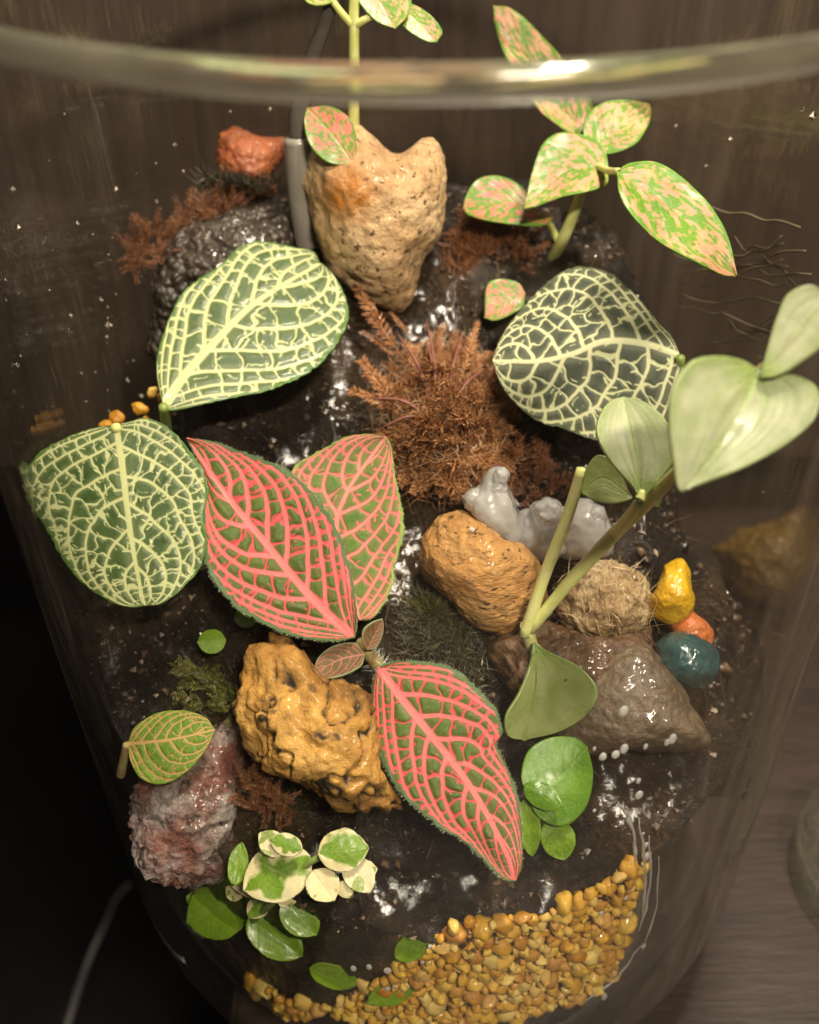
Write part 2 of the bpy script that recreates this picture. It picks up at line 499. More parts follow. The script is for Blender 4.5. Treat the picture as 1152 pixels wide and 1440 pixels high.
def wood(name, a, b, c3, stretch, rough=.5, scale=14):
    k = NT(name)
    v = k.coord(stretch)
    n1 = k.noise(v, scale, 8, .65, .8)
    n2 = k.noise(v, scale * 7, 5, .6)
    c = k.ramp(n1, [(.3, a), (.5, b), (.72, c3)])
    c = k.mix(k.val(n2, .5, .75, 0, .55), c, a)
    k.bsdf(Base_Color=c, Roughness=k.val(n2, .3, .7, rough - .12, rough + .15), Normal=k.bump(n2, .25, .001))
    return k.m
M['panel'] = wood('dark_wood_panel', (.034, .023, .017), (.050, .034, .025), (.070, .048, .036), (9, 9, .6), .42)
M['table'] = wood('brown_table_wood', (.020, .012, .009), (.034, .021, .015), (.050, .031, .022), (1, 7, 7), .5)
M['black'] = simple_mat('black_floor', (.004, .003, .003), (.008, .006, .005), 30, .8)

# clear thin glass: light goes straight through, the surface mirrors by Fresnel, a faint film of dust and lime, with haze and streaks painted in for refraction
def thin_glass(name, tint, film_lo, film_hi):
    k = NT(name)
    tr = k.n('ShaderNodeBsdfTransparent')
    tr.inputs[0].default_value = (*tint, 1)
    gl = k.n('ShaderNodeBsdfGlossy')
    gl.inputs['Roughness'].default_value = .02
    v = k.coord((1, 1, .09))
    st = k.noise(v, 420, 5, .6)
    sp = k.noise(k.coord((1, 1, .5)), 60, 6, .7)
    bmp = k.bump(k.noise(k.coord((1, 1, .05)), 160, 2, .5), .35, .0005)
    k.l(bmp, gl.inputs['Normal'])
    fr = k.n('ShaderNodeFresnel')
    bf = k.n('ShaderNodeNewGeometry').outputs['Backfacing']
    k.l(k.val(bf, 0, 1, 1.45, 1 / 1.45), fr.inputs['IOR'])
    mx = k.n('ShaderNodeMixShader')
    k.l(fr.outputs[0], mx.inputs[0])
    k.l(tr.outputs[0], mx.inputs[1])
    k.l(gl.outputs[0], mx.inputs[2])
    df = k.n('ShaderNodeBsdfDiffuse')
    df.inputs[0].default_value = (.66, .54, .41, 1)
    tl = k.n('ShaderNodeBsdfTranslucent')
    tl.inputs[0].default_value = (.66, .54, .41, 1)
    dd = k.n('ShaderNodeMixShader')
    dd.inputs[0].default_value = .5
    k.l(df.outputs[0], dd.inputs[1])
    k.l(tl.outputs[0], dd.inputs[2])
    film = k.math('MULTIPLY', k.val(st, .45, .8, .35, 1.0), k.val(sp, .40, .72, film_lo, film_hi))
    fine = k.noise(k.coord((1, 1, .025)), 900, 3, .6)
    film = k.math('ADD', film, k.math('MULTIPLY', k.val(fine, .60, .74, 0, film_hi * 2.0), k.val(sp, .45, .62)))
    sx = k.n('ShaderNodeSeparateXYZ')
    k.l(k.coord(), sx.inputs[0])
    film = k.math('MULTIPLY', film, k.val(k.math('ABSOLUTE', sx.outputs[0]),   .040, .078, .35, 3.2))  # strengthened toward both sides to paint the hazy edges of the jar
    haze_streak = k.noise(k.coord((1, 1, .035)), 260, 4, .65)
    film = k.math('ADD', film, k.math('MULTIPLY', k.math('MULTIPLY', k.val(haze_streak, .46, .72, 0, film_hi * 4.5), k.val(sp, .36, .58)), k.val(sx.outputs[0], .042, .074)))
    side_haze = k.noise(k.coord((1, 1, .22)), 55, 6, .7, .6)
    film = k.math('ADD', film, k.math('MULTIPLY', k.math('MULTIPLY', k.val(side_haze, .42, .68, .15, 1.0), k.val(haze_streak, .36, .66, .2, 1.0)), k.val(sx.outputs[0], .030, .064, 0, film_hi * 7.0)))  # right-hand haze and streaks painted in place of refraction through thick glass
    m2 = k.n('ShaderNodeMixShader')
    k.l(film, m2.inputs[0])
    k.l(mx.outputs[0], m2.inputs[1])
    k.l(dd.outputs[0], m2.inputs[2])
    k.l(m2.outputs[0], k.out.inputs[0])
    return k.m
M['glass_out'] = thin_glass('clear_jar_glass', (.985, .985, .97), .005, .045)
M['glass_in'] = thin_glass('inner_jar_glass', (.985, .985, .97), .002, .014)
M['glass_dish'] = thin_glass('pale_green_dish_glass', (.90, .95, .92), .004, .014)
k = NT('solid_glass')
g = k.n('ShaderNodeBsdfGlass')
g.inputs['Color'].default_value = (.97, .985, .96, 1)
g.inputs['IOR'].default_value = 1.47
g.inputs['Roughness'].default_value = .05
k.l(k.bump(k.noise(k.coord((1, 1, .2)), 90, 3, .5), .25, .0006), g.inputs['Normal'])
k.l(g.outputs[0], k.out.inputs[0])
M['glass_solid'] = k.m
k = NT('rim_glass')
g = k.n('ShaderNodeBsdfGlass')
g.inputs['Color'].default_value = (.97, .985, .95, 1)
g.inputs['IOR'].default_value = 1.45
g.inputs['Roughness'].default_value = .09
df = k.n('ShaderNodeBsdfDiffuse')
df.inputs[0].default_value = (.55, .52, .38, 1)
mx = k.n('ShaderNodeMixShader')
k.l(k.val(k.noise(k.coord(), 60, 5, .6), .35, .7, .03, .13), mx.inputs[0])
k.l(g.outputs[0], mx.inputs[1])
k.l(df.outputs[0], mx.inputs[2])
k.l(mx.outputs[0], k.out.inputs[0])
M['glass_rim'] = k.m
k = NT('glint_drop')
k.bsdf(Base_Color=(.97, .97, .96), Roughness=.03, Transmission_Weight=.55, IOR=1.33, Coat_Weight=1.0, Coat_Roughness=.02)  # whitish base colour stands in for the lamp's glints
M['drop'] = k.m
M['white_plastic'] = simple_mat('milky_plastic', (.20, .175, .15), (.30, .27, .235), 60, .35, .3, .3)
M['dark_plastic'] = simple_mat('smoky_clear_plastic', (.05, .042, .036), (.09, .078, .066), 60, .15, .5)
M['cable'] = simple_mat('white_cable', (.62, .60, .58), (.7, .68, .66), 60, .4)
M['grit'] = simple_mat('pale_grit', (.42, .34, .24), (.60, .52, .42), 800, .5)

# ------------------------------------------------------------------ setting: table, panel, floor
def box(name, lo, hi, mat, bevel=.0015):
    bm = bmesh.new()
    bmesh.ops.create_cube(bm, size=1)
    lo, hi = Vector(lo), Vector(hi)
    for vv in bm.verts:
        vv.co = Vector(((lo[i] + hi[i]) / 2 + vv.co[i] * (hi[i] - lo[i])) for i in range(3))
    if bevel: bmesh.ops.bevel(bm, geom=bm.edges[:], offset=bevel, segments=2, affect='EDGES')
    me = bpy.data.meshes.new(name)
    bm.to_mesh(me)
    bm.free()
    me.materials.append(mat)
    o = bpy.data.objects.new(name, me)
    COL.objects.link(o)
    return o
tag(box('table', (-.052, -.30, TZ - .025), (.55, .20, TZ), M['table'], .002), kind='structure')
tag(box('back_panel', (-.60, .150, TZ + .030), (.60, .165, .42), M['panel'], .002), kind='structure')
tag(box('floor', (-2, -2, -.72), (2, 2, -.70), M['black'], 0), kind='structure')

# ------------------------------------------------------------------ the glass jar
def lathe(name, prof, mat, seg=160, parent=None, center=(0, 0), closed=False):
    prof = np.asarray(prof, float)
    th = np.linspace(0, 2 * math.pi, seg, endpoint=False)
    V = np.stack([prof[:, None, 0] * np.cos(th) + center[0], prof[:, None, 0] * np.sin(th) + center[1],
                  np.repeat(prof[:, 1:2], seg, 1)], -1).reshape(-1, 3)
    n = len(prof)
    Fq = grid_faces(n, seg, True)
    if closed:
        k = np.arange(seg)
        Fq = np.vstack([Fq, np.stack([(n - 1) * seg + k, (n - 1) * seg + (k + 1) % seg, (k + 1) % seg, k], -1)])
    o = mesh_np(name, V, Fq, mat)
    if parent: adopt(o, parent)
    return o
jar = thing('glass_jar', (0, 0, TZ), 'large clear glass jar holding the planted terrarium, standing on the table', 'jar')
zz = np.concatenate([np.linspace(TZ + .0005, TZ + .05, 24), np.linspace(TZ + .055, ZR - .0026, 44)])
lathe('outer_wall', [(r_outer(z), z) for z in zz], M['glass_out'], parent=jar)
zz = np.concatenate([np.linspace(TZ + .0195, TZ + .07, 24), np.linspace(TZ + .075, ZR - .0026, 44)])
lathe('inner_wall', [(max(.02, r_inner(z)), z) for z in zz], M['glass_in'], parent=jar)
a = np.linspace(0, 2 * math.pi, 28, endpoint=False)
rc = (r_outer(ZR) + r_inner(ZR)) / 2
rim = lathe('rim', np.stack([rc + .0018 * np.sign(np.cos(a)) * np.abs(np.cos(a)) ** .8, ZR - .0010 + .0018 * np.sin(a)], -1), M['glass_rim'], 220, jar, closed=True)
lathe('base', [(r_, z_ + TZ) for r_, z_ in [(.0001, .016), (.03, .0162), (.048, .0175), (.054, .0165), (.0605, .009), (.0605, .004), (.057, .0012), (.05, .0008), (.0001, .0015)]], M['glass_solid'], 120, jar)

# ------------------------------------------------------------------ soil and gravel
def gravel_top(x, y):  # how high the gravel reaches
    g1, g2, g3 = GT
    return min(g1 + (x - .002) * (g2 if x > .002 else g3), soil_plane(y) - .002 if y < 0 else 1)
pc, pr, pl = wall_hit(600, 1315), wall_hit(868, 1205), wall_hit(440, 1405)
GT = (pc[2], (pr[2] - pc[2]) / (pr[0] - pc[0]), (pl[2] - pc[2]) / (pl[0] - pc[0]))
WET = [(on_soil(px, py), rr_) for px, py, rr_ in ((625, 375, .011), (655, 330, .009), (470, 540, .009), (430, 600, .008), (395, 640, .007), (700, 690, .007), (350, 320, .008), (560, 400, .008), (880, 700, .008), (560, 820, .006), (640, 1180, .008), (600, 460, .007), (520, 470, .006), (760, 640, .006), (820, 620, .007), (470, 1170, .006), (760, 1230, .006), (250, 900, .006), (170, 930, .006), (860, 1110, .007), (920, 1100, .006), (560, 1240, .006), (330, 690, .006), (590, 760, .005))]
def wet(x, y):
    w = 0 * x
    for c_, r_ in WET: w = np.maximum(w, np.exp(-(((x - c_[0]) ** 2 + (y - c_[1]) ** 2) / r_ ** 2) ** 2))
    return w
def soil_z(x, y):
    P = np.stack([x, y], -1)
    dry = 1 - .93 * wet(x, y)
    z = soil_plane(y) + .004 * fbm(P * 38, 4, 3) * (.35 + .65 * dry) + dry * (.0021 * fbm(P * 190, 4, 9) + .0006 * fbm(P * 700, 2, 12)) + (1 - dry) * .0010 * fbm(P * 110, 2, 31)
    z = z + .010 * np.exp(-(((x + .035) / .03) ** 2 + ((y - .055) / .022) ** 2)) + .006 * np.exp(-(((x - .02) / .02) ** 2 + ((y - .05) / .02) ** 2))
    z = z - .034 * sstep(.048, .068, -x) * sstep(-.03, .02, y) - .030 * sstep(.040, .068, x) * sstep(-.005, .03, y)
    z = z - .04 * sstep(.048, .074, x + .006 * fbm(P * 60, 2, 77)) * sstep(-.055, -.03, y)
    z = z - .006 * np.exp(-(((x + .005) / .02) ** 2 + ((y + .058) / .016) ** 2))
    return z
pe = wall_hit(900, 1235)
pw = wall_hit(470, 1430)
B0, B1 = math.atan2(pw[1], pw[0]) % (2 * math.pi), math.atan2(pe[1], pe[0]) % (2 * math.pi)
NR, NTH = 170, 420
V = []
th = np.linspace(0, 2 * math.pi, NTH, endpoint=False)
for i in range(NR):
    rho = (i / (NR - 1)) ** .8
    x, y = rho * np.cos(th), rho * np.sin(th)
    rr = np.array([r_inner(soil_plane(.08 * b)) for b in y]) - .0012
    X, Y = x * rr, y * rr
    V.append(np.stack([X, Y, soil_z(X, Y)], -1))
top = V[-1]
for q in np.linspace(0, 1, 22)[1:]:          # the flank against the glass, down to the gravel and below
    zlo = np.full(NTH, TZ + .026)
    z = top[:, 2] * (1 - q) + zlo * q
    rr = np.array([r_inner(b) for b in z]) - .0022 + .0007 * fbm(np.stack([th * 30, z * 600], -1), 3, 5)
    thw = np.where(th < math.pi / 2, th + 2 * math.pi, th)
    rr = rr - sstep(B1 - .02, B1 + .16, thw) * np.minimum(.034, (top[:, 2] - z) * 1.1)
    V.append(np.stack([rr * np.cos(th), rr * np.sin(th), z], -1))
V = np.vstack(V)
soil = tag(mesh_np('soil', V, grid_faces(len(V) // NTH, NTH, True), M['soil'], attrs={'wet': wet(V[:, 0], V[:, 1])}), kind='structure')

def pebble_mesh(seed, n=10, m=14):
    rg = np.random.default_rng(seed)
    ph = np.linspace(-math.pi / 2, math.pi / 2, n)[:, None]
    t = np.linspace(0, 2 * math.pi, m, endpoint=False)[None]
    P = np.stack([np.cos(ph) * np.cos(t), np.cos(ph) * np.sin(t), np.sin(ph) + 0 * t], -1)
    P = P * np.array([1, rg.uniform(.7, .95), rg.uniform(.6, .85)])
    P = P * (1 + .30 * fbm(P * 1.7 + seed * 7.3, 3, seed)[..., None])
    o = mesh_np('pebble', P.reshape(-1, 3), grid_faces(n, m, True), M['gravel'])
    me = o.data
    bpy.data.objects.remove(o)
    return me
PEB = [pebble_mesh(100 + i) for i in range(10)]
def pebble(loc, size, parent=None, name='pebble'):
    o = bpy.data.objects.new(name, random.choice(PEB))
    COL.objects.link(o)
    o.location = loc
    o.rotation_euler = [random.uniform(0, 6.28) for _ in range(3)]
    o.scale = [size * random.uniform(.85, 1.2) for _ in range(3)]
    if parent: o.parent = parent
    return o
# bed: a rough band of packed amber grit behind the outer pebbles
th2 = np.linspace(B0, B1, 220)
V = []
for q in np.linspace(0, 1, 26):
    zt = np.array([gravel_top(r_inner(.05) * math.cos(b), r_inner(.05) * math.sin(b)) for b in th2])
    z = TZ + .022 + (zt - .003 - .022 - TZ) * q
    rr = np.array([r_inner(b) for b in z]) - .0030 + .0008 * fbm(np.stack([th2 * 40, z * 500], -1), 3, 8)
    V.append(np.stack([rr * np.cos(th2), rr * np.sin(th2), z], -1))
zt2 = V[-1].copy()
zt2[:, :2] *= .93
zt2[:, 2] -= .004
V.append(zt2)
bed = tag(mesh_np('gravel_bed', np.vstack(V), grid_faces(len(V), 220), M['bed']), kind='structure')
cnt = 0
occ = []
for tr in range(9000):
    b = random.uniform(B0, B1 + .03) if random.random() < .93 else random.gauss(B0, .12)
    zt = gravel_top(r_inner(.05) * math.cos(b), r_inner(.05) * math.sin(b))
    z = random.uniform(.024, zt + .0005)
    s = random.uniform(.0013, .0025) if random.random() < .85 else random.uniform(.0008, .0012)
    rr = r_inner(z) - s * .75 - .0002
    p = np.array([rr * math.cos(b), rr * math.sin(b), z])
    if any(np.linalg.norm(p - q) < (s + t) * .78 for q, t in occ): continue
    occ.append((p, s))
    pebble(p, s, bed)
    cnt += 1
    if cnt >= 300: break
V, Fq = [], []                                # the rest of the gravel, too many to pick apart
pts0 = [np.array([v_.co[:] for v_ in me_.vertices]) for me_ in PEB]
fac0 = [np.array([p_.vertices[:] for p_ in me_.polygons if len(p_.vertices) == 4]) for me_ in PEB]
nv = 0
for tr_ in range(9000):
    b = random.uniform(B0, B1 + .03)
    zt = gravel_top(r_inner(.05) * math.cos(b), r_inner(.05) * math.sin(b))
    z = random.uniform(.024, zt)
    s = random.uniform(.0010, .0018)
    rr = r_inner(z) - s * .75 - .0014
    p = np.array([rr * math.cos(b), rr * math.sin(b), z])
    if any(np.linalg.norm(p - q) < (s + t) * .72 for q, t in occ): continue
    occ.append((p, s))
    kk = random.randrange(10)
    rot = np.array(Matrix.Rotation(random.uniform(0, 6.28), 3, 'X') @ Matrix.Rotation(random.uniform(0, 6.28), 3, 'Z'))
    V.append(pts0[kk] @ rot.T * s + p)
    Fq.append(fac0[kk] + nv)
    nv += len(pts0[kk])
if V:
    fg_ = mesh_np('fine_gravel', np.vstack(V), np.vstack(Fq), M['gravel_fine'], bed)
    fg_['kind'] = 'stuff'

V, Fq = [], []
NCR = 5200
rr_, bb_ = .076 * np.sqrt(RNG.uniform(size=NCR)), RNG.uniform(0, 2 * math.pi, NCR)
cx_, cy_ = rr_ * np.cos(bb_), rr_ * np.sin(bb_)
cs_ = np.minimum(.00026 * np.exp(RNG.normal(0, .6, NCR)), .00062)
cp_ = np.stack([cx_, cy_, soil_z(cx_, cy_) + cs_ * .3], -1)
octa = np.array([(1, 0, 0), (-1, 0, 0), (0, 1, 0), (0, -1, 0), (0, 0, 1), (0, 0, -1)], float)
V = (cp_[:, None] + (octa[None] + RNG.normal(0, .35, (NCR, 6, 3))) * cs_[:, None, None] * np.array([1.3, 1.3, 1])).reshape(-1, 3)
oct_f = np.array([(a_, b_, c_) for a_ in (0, 1) for b_ in (2, 3) for c_ in (4, 5)])
Fq = (oct_f[None] + 6 * np.arange(NCR)[:, None, None]).reshape(-1, 3)
V2, F2, nv = [], [], 0
for q in range(420):
    kk = int(RNG.integers(0, 10))
    rr_, b = .073 * math.sqrt(RNG.uniform()), RNG.uniform(0, 2 * math.pi)
    x, y = rr_ * math.cos(b), rr_ * math.sin(b)
    c_ = float(np.clip(.0006 * math.exp(RNG.normal(0, .5)), .0003, .0017))
    if wet(np.array([x]), np.array([y]))[0] > .3: continue
    rot = np.array(Matrix.Rotation(RNG.uniform(0, 6.28), 3, 'X') @ Matrix.Rotation(RNG.uniform(0, 6.28), 3, 'Z'))
    v_ = pts0[kk] @ rot.T
    v_ = v_ * (1 + .25 * fbm(v_ * 2.5 + q, 2, 5)[:, None])
    V2.append(v_ * c_ + np.array([x, y, soil_z(np.array([x]), np.array([y]))[0] + c_ * .1]))
    F2.append(fac0[kk] + nv)
    nv += len(v_)
tag(mesh_np('soil_clods', np.vstack(V2), np.vstack(F2), M['crumb']), 'small rounded clods of dark earth lying over the soil', 'clods', kind='stuff')
cr_ = mesh_np('soil_crumbs', np.array(V), np.array(Fq), M['crumb'], smooth=False)
tag(cr_, 'loose brown crumbs and bark bits scattered over the soil', 'crumbs', kind='stuff')

# ------------------------------------------------------------------ stones
def blob(name, poly, depth, mat, anchor=None, lift=0.0, dy=0.0, lump=.10, lump_s=2.2, fine=.02, fine_s=9, e=.75, nt=140, npz=70, seed=1, back=1.0, parent=None, ridge=0.0, ridge_s=1.6, rust=None):
    poly = np.asarray(poly, float)
    # dense polygon, centroid
    cl = np.vstack([poly, poly[:1]])
    c = poly.mean(0)
    if anchor is None: anchor = (c[0], poly[:, 1].max())
    C0 = on_soil(*anchor, lift)
    C = at_y(c[0], c[1], C0[1] + dy)
    N = norm(CAM - C)
    A = norm(np.cross([0, 0, 1], N))
    B = np.cross(N, A)
    pts = spline(cl, 200)[:-1]
    Q = np.array([at_plane(p[0], p[1], C, N) - C for p in pts])
    qa, qb = Q @ A, Q @ B
    ang = np.arctan2(qb, qa)
    o = np.argsort(ang)
    rho = np.interp(np.linspace(-math.pi, math.pi, nt, endpoint=False), ang[o], np.hypot(qa, qb)[o], period=2 * math.pi)
    d = ICO
    th = np.arctan2(d[:, 1], d[:, 0])
    cph = np.hypot(d[:, 0], d[:, 1])
    rt = np.interp(th, np.linspace(-math.pi, math.pi, nt, endpoint=False), rho, period=2 * math.pi)
    wq = cph ** 1.6
    rt = rt * wq + (rho.min() * .55 + rho.mean() * .45) * (1 - wq)
    cr = cph ** e
    sr = np.where(d[:, 2] < 0, d[:, 2] * back, d[:, 2])
    P = (cr * rt * np.cos(th))[:, None] * A + (cr * rt * np.sin(th))[:, None] * B + (sr * depth)[:, None] * N
    size = rho.mean()
    D = P / size
    rid = 1 - np.abs(fbm(D * ridge_s + seed * 2.7, 3, seed + 11))
    g = 1 + lump * fbm(D * lump_s + seed * 5.1, 3, seed) + fine * fbm(D * fine_s + seed, 5, seed + 4, .65) - ridge * np.clip(rid - .72, 0, 1) / .28
    P = P * g[:, None] + C
    at = {'crev': np.clip(rid - .70, 0, 1) / .3}
    if rust:
        r0_ = at_plane(rust[0], rust[1], C, N)
        e_ = P - r0_
        e_ = np.hypot(e_ @ A, e_ @ B) / (rust[2] * np.linalg.norm(C - CAM) / F_PX)
        at['rust'] = np.exp(-e_ ** 2) * (d[:, 2] > 0)
    ob = mesh_np(name, P, ICO_F, mat, attrs=at)
    if parent: adopt(ob, parent)
    return ob
bm = bmesh.new()
bmesh.ops.create_icosphere(bm, subdivisions=6, radius=1)
ICO = np.array([v.co[:] for v in bm.verts])
ICO_F = np.array([[v.index for v in f.verts] for f in bm.faces])
bm.free()

def stone(name, label, poly, depth, mat, **kw):
    return tag(blob(name, poly, depth, mat, **kw), label, 'stone')
stone('heart_shaped_stone', 'large tan heart-shaped stone with rust stain and dark pits at the back of the jar',
      [(428, 200), (450, 182), (505, 180), (532, 198), (560, 216), (598, 194), (622, 206), (630, 252), (624, 300), (606, 345), (588, 385), (576, 422), (552, 437), (522, 426), (490, 402), (466, 374), (450, 332), (436, 290), (424, 245)],
      .017, M['tan'], anchor=(552, 432), dy=.006, lump=.06, lump_s=2.4, fine=.02, fine_s=7, seed=3, rust=(492, 275, 34))
stone('rust_red_stone', 'angular rust red stone standing against the back glass',
      [(306, 186), (330, 180), (366, 191), (401, 198), (397, 226), (383, 250), (389, 272), (360, 282), (330, 286), (314, 270), (306, 240)],
      .008, M['lava'], anchor=(345, 290), dy=-.002, lump=.07, fine=.02, seed=5)
stone('black_pebbled_stone', 'black wet stone with a grainy surface partly under a green nerve leaf',
      [(205, 500), (212, 400), (240, 335), (300, 305), (390, 290), (425, 320), (420, 400), (330, 480), (250, 520)],
      .012, M['blackrock'], anchor=(300, 480), dy=.012, lump=.12, fine=.03, seed=6)
stone('ochre_stone', 'smooth ochre tan stone beside the clear gel lump and dark moss',
      [(650, 720), (622, 725), (598, 745), (588, 782), (600, 815), (630, 842), (655, 870), (690, 893), (735, 888), (765, 850), (768, 805), (740, 770), (705, 752), (680, 732)],
      .011, M['tan2'], anchor=(670, 850), lump=.07, fine=.015, seed=8)
stone('pale_fibrous_stone', 'pale straw coloured fibrous stone beside the yellow stone',
      [(775, 838), (795, 806), (838, 790), (875, 795), (905, 815), (916, 850), (910, 880), (880, 900), (840, 900), (800, 888)],
      .010, M['fibre'], anchor=(850, 880), lump=.10, fine=.03, seed=9)
fs = bpy.data.objects['pale_fibrous_stone']
vs_ = fs.data.vertices
sp, dr = [], []
for q in range(360):
    v_ = vs_[int(RNG.integers(0, len(vs_)))]
    if v_.normal.dot(Vector(tuple(norm(CAM)))) < -.2: continue
    sp.append(np.array(v_.co) + np.array(v_.normal) * .0003)
    dr.append(norm(np.cross(np.array(v_.normal), RNG.normal(size=3))) + np.array(v_.normal) * .12)
FIBRES = (sp, dr, fs)
stone('brown_wet_stone', 'brown wet stone under the silvery green stem',
      [(690, 900), (730, 880), (790, 880), (850, 890), (905, 890), (915, 930), (900, 985), (850, 1020), (780, 1010), (720, 970)],
      .010, M['brownrock'], anchor=(800, 985), dy=.004, lump=.12, fine=.03, seed=10)
stone('wedge_reflection', 'grey brown wedge-shaped slab standing in for a reflection in the front glass',
      [(770, 1000), (800, 950), (850, 920), (900, 900), (930, 925), (960, 970), (1002, 1040), (985, 1054), (900, 1056), (830, 1062), (785, 1045)],
      .008, M['slab'], anchor=(880, 1055), dy=.004, lump=.05, fine=.02, seed=11, e=.6)  # solid slab added in place of a reflection in the front glass
stone('yellow_stone', 'bright yellow stone above a teal glass stone', [(934, 795), (958, 784), (970, 800), (972, 822), (977, 845), (968, 867), (945, 877), (920, 870), (912, 848), (922, 828), (930, 812)],
      .006, M['yellow'], anchor=(945, 872), lump=.05, fine=.01, seed=12)
stone('orange_stone', 'small orange stone between the yellow and teal stones', [(936, 880), (955, 862), (975, 860), (1002, 885), (1000, 908), (975, 905), (950, 897)],
      .005, M['orange'], anchor=(975, 900), lump=.05, fine=.01, seed=13)
stone('teal_glass_stone', 'dark teal polished glass stone near the right glass', [(920, 905), (940, 890), (970, 888), (1005, 910), (1012, 935), (1000, 960), (970, 973), (940, 962), (922, 937)],
      .0075, M['teal'], anchor=(965, 965), lump=.05, fine=.006, seed=14)
stone('golden_stone', 'craggy golden stone with dark crevices under the red nerve plant',
      [(352, 905), (400, 888), (455, 945), (505, 960), (528, 1000), (532, 1060), (560, 1108), (575, 1142), (540, 1144), (480, 1132), (430, 1106), (380, 1082), (350, 1050), (338, 985)],
      .011, M['gold'], anchor=(460, 1110), dy=.002, lump=.12, lump_s=2.0, fine=.035, fine_s=7, seed=15, ridge=.10, ridge_s=2.3)
stone('red_grey_stone', 'pointed red and grey stone with glittering flecks behind the left glass',
      [(300, 1018), (325, 1004), (348, 1008), (352, 1040), (342, 1085), (336, 1130), (330, 1180), (312, 1232), (280, 1250), (232, 1246), (195, 1216), (187, 1170), (187, 1112), (225, 1085), (270, 1050)],
      .010, M['redgrey'], anchor=(265, 1235), dy=.003, lump=.05, fine=.05, seed=16, ridge=.03)
oc = tag(blob('ochre_reflection', [(1005, 770), (1040, 745), (1090, 730), (1140, 712), (1150, 790), (1130, 830), (1095, 850), (1040, 825)], .012, M['ochre'], seed=17, lump=.08), 'dull ochre blob behind the jar standing in for a reflection in the right glass', 'stone')
# added blob in place of a reflection in the glass, moved outside the jar
pT = at_z(1085, 850, TZ)
me = oc.data
co = np.empty(len(me.vertices) * 3, np.float32)
me.vertices.foreach_get('co', co)
co = co.reshape(-1, 3)
Cc = at_y(1085, 785, min(pT[1], .125))
sc_ = np.linalg.norm(Cc - CAM) / np.linalg.norm(co.mean(0) - CAM)
co = (co - co.mean(0)) * sc_ + Cc
co[:, 2] -= 0
me.vertices.foreach_set('co', co.astype(np.float32).ravel())

for i, (px, py, s) in enumerate([(165, 588, .0017), (196, 574, .0019), (214, 552, .0016), (228, 560, .0014), (150, 600, .0014), (205, 592, .0013)]):
    p = on_soil(px, py, .001)
    tag(pebble(p, s, name='pebble'), 'small amber pebble on the soil above the left nerve leaf', 'pebble', 'amber pebbles by the left glass')

gel = thing('gel_lump', tuple(on_soil(760, 780)), 'lump of clear whitish water gel beside the ochre stone', 'gel')
for poly, s in (([(646, 697), (668, 684), (690, 660), (708, 657), (718, 688), (730, 725), (735, 760), (715, 770), (690, 748), (662, 722)], 21),
                ([(712, 745), (740, 720), (775, 728), (790, 745), (800, 775), (775, 790), (740, 786), (715, 768)], 22),
                ([(785, 740), (800, 712), (830, 706), (855, 725), (864, 748), (856, 776), (825, 788), (790, 782)], 23),
                ([(745, 712), (765, 700), (785, 702), (795, 720), (785, 738), (760, 738)], 24), *[([(cx_ + r_ * math.cos(q), cy_ + r_ * math.sin(q)) for q in np.linspace(0, 5.6, 8)], 240 + int(cx_)) for cx_, cy_, r_ in
                  ((668, 704, 17), (700, 690, 16), (695, 725, 18), (722, 752, 19), (752, 745, 18), (770, 762, 19), (805, 735, 20), (835, 728, 19), (845, 756, 17), (815, 765, 18), (705, 668, 12))]):
    blob('lobe', poly, .0055 if len(poly) != 8 or poly[0][0] in (712, 785) else .0030, M['gel'], anchor=(750, 785), lift=.003, lump=.13, lump_s=1.25, fine=.0, fine_s=5, seed=s, nt=90, npz=46, parent=gel)

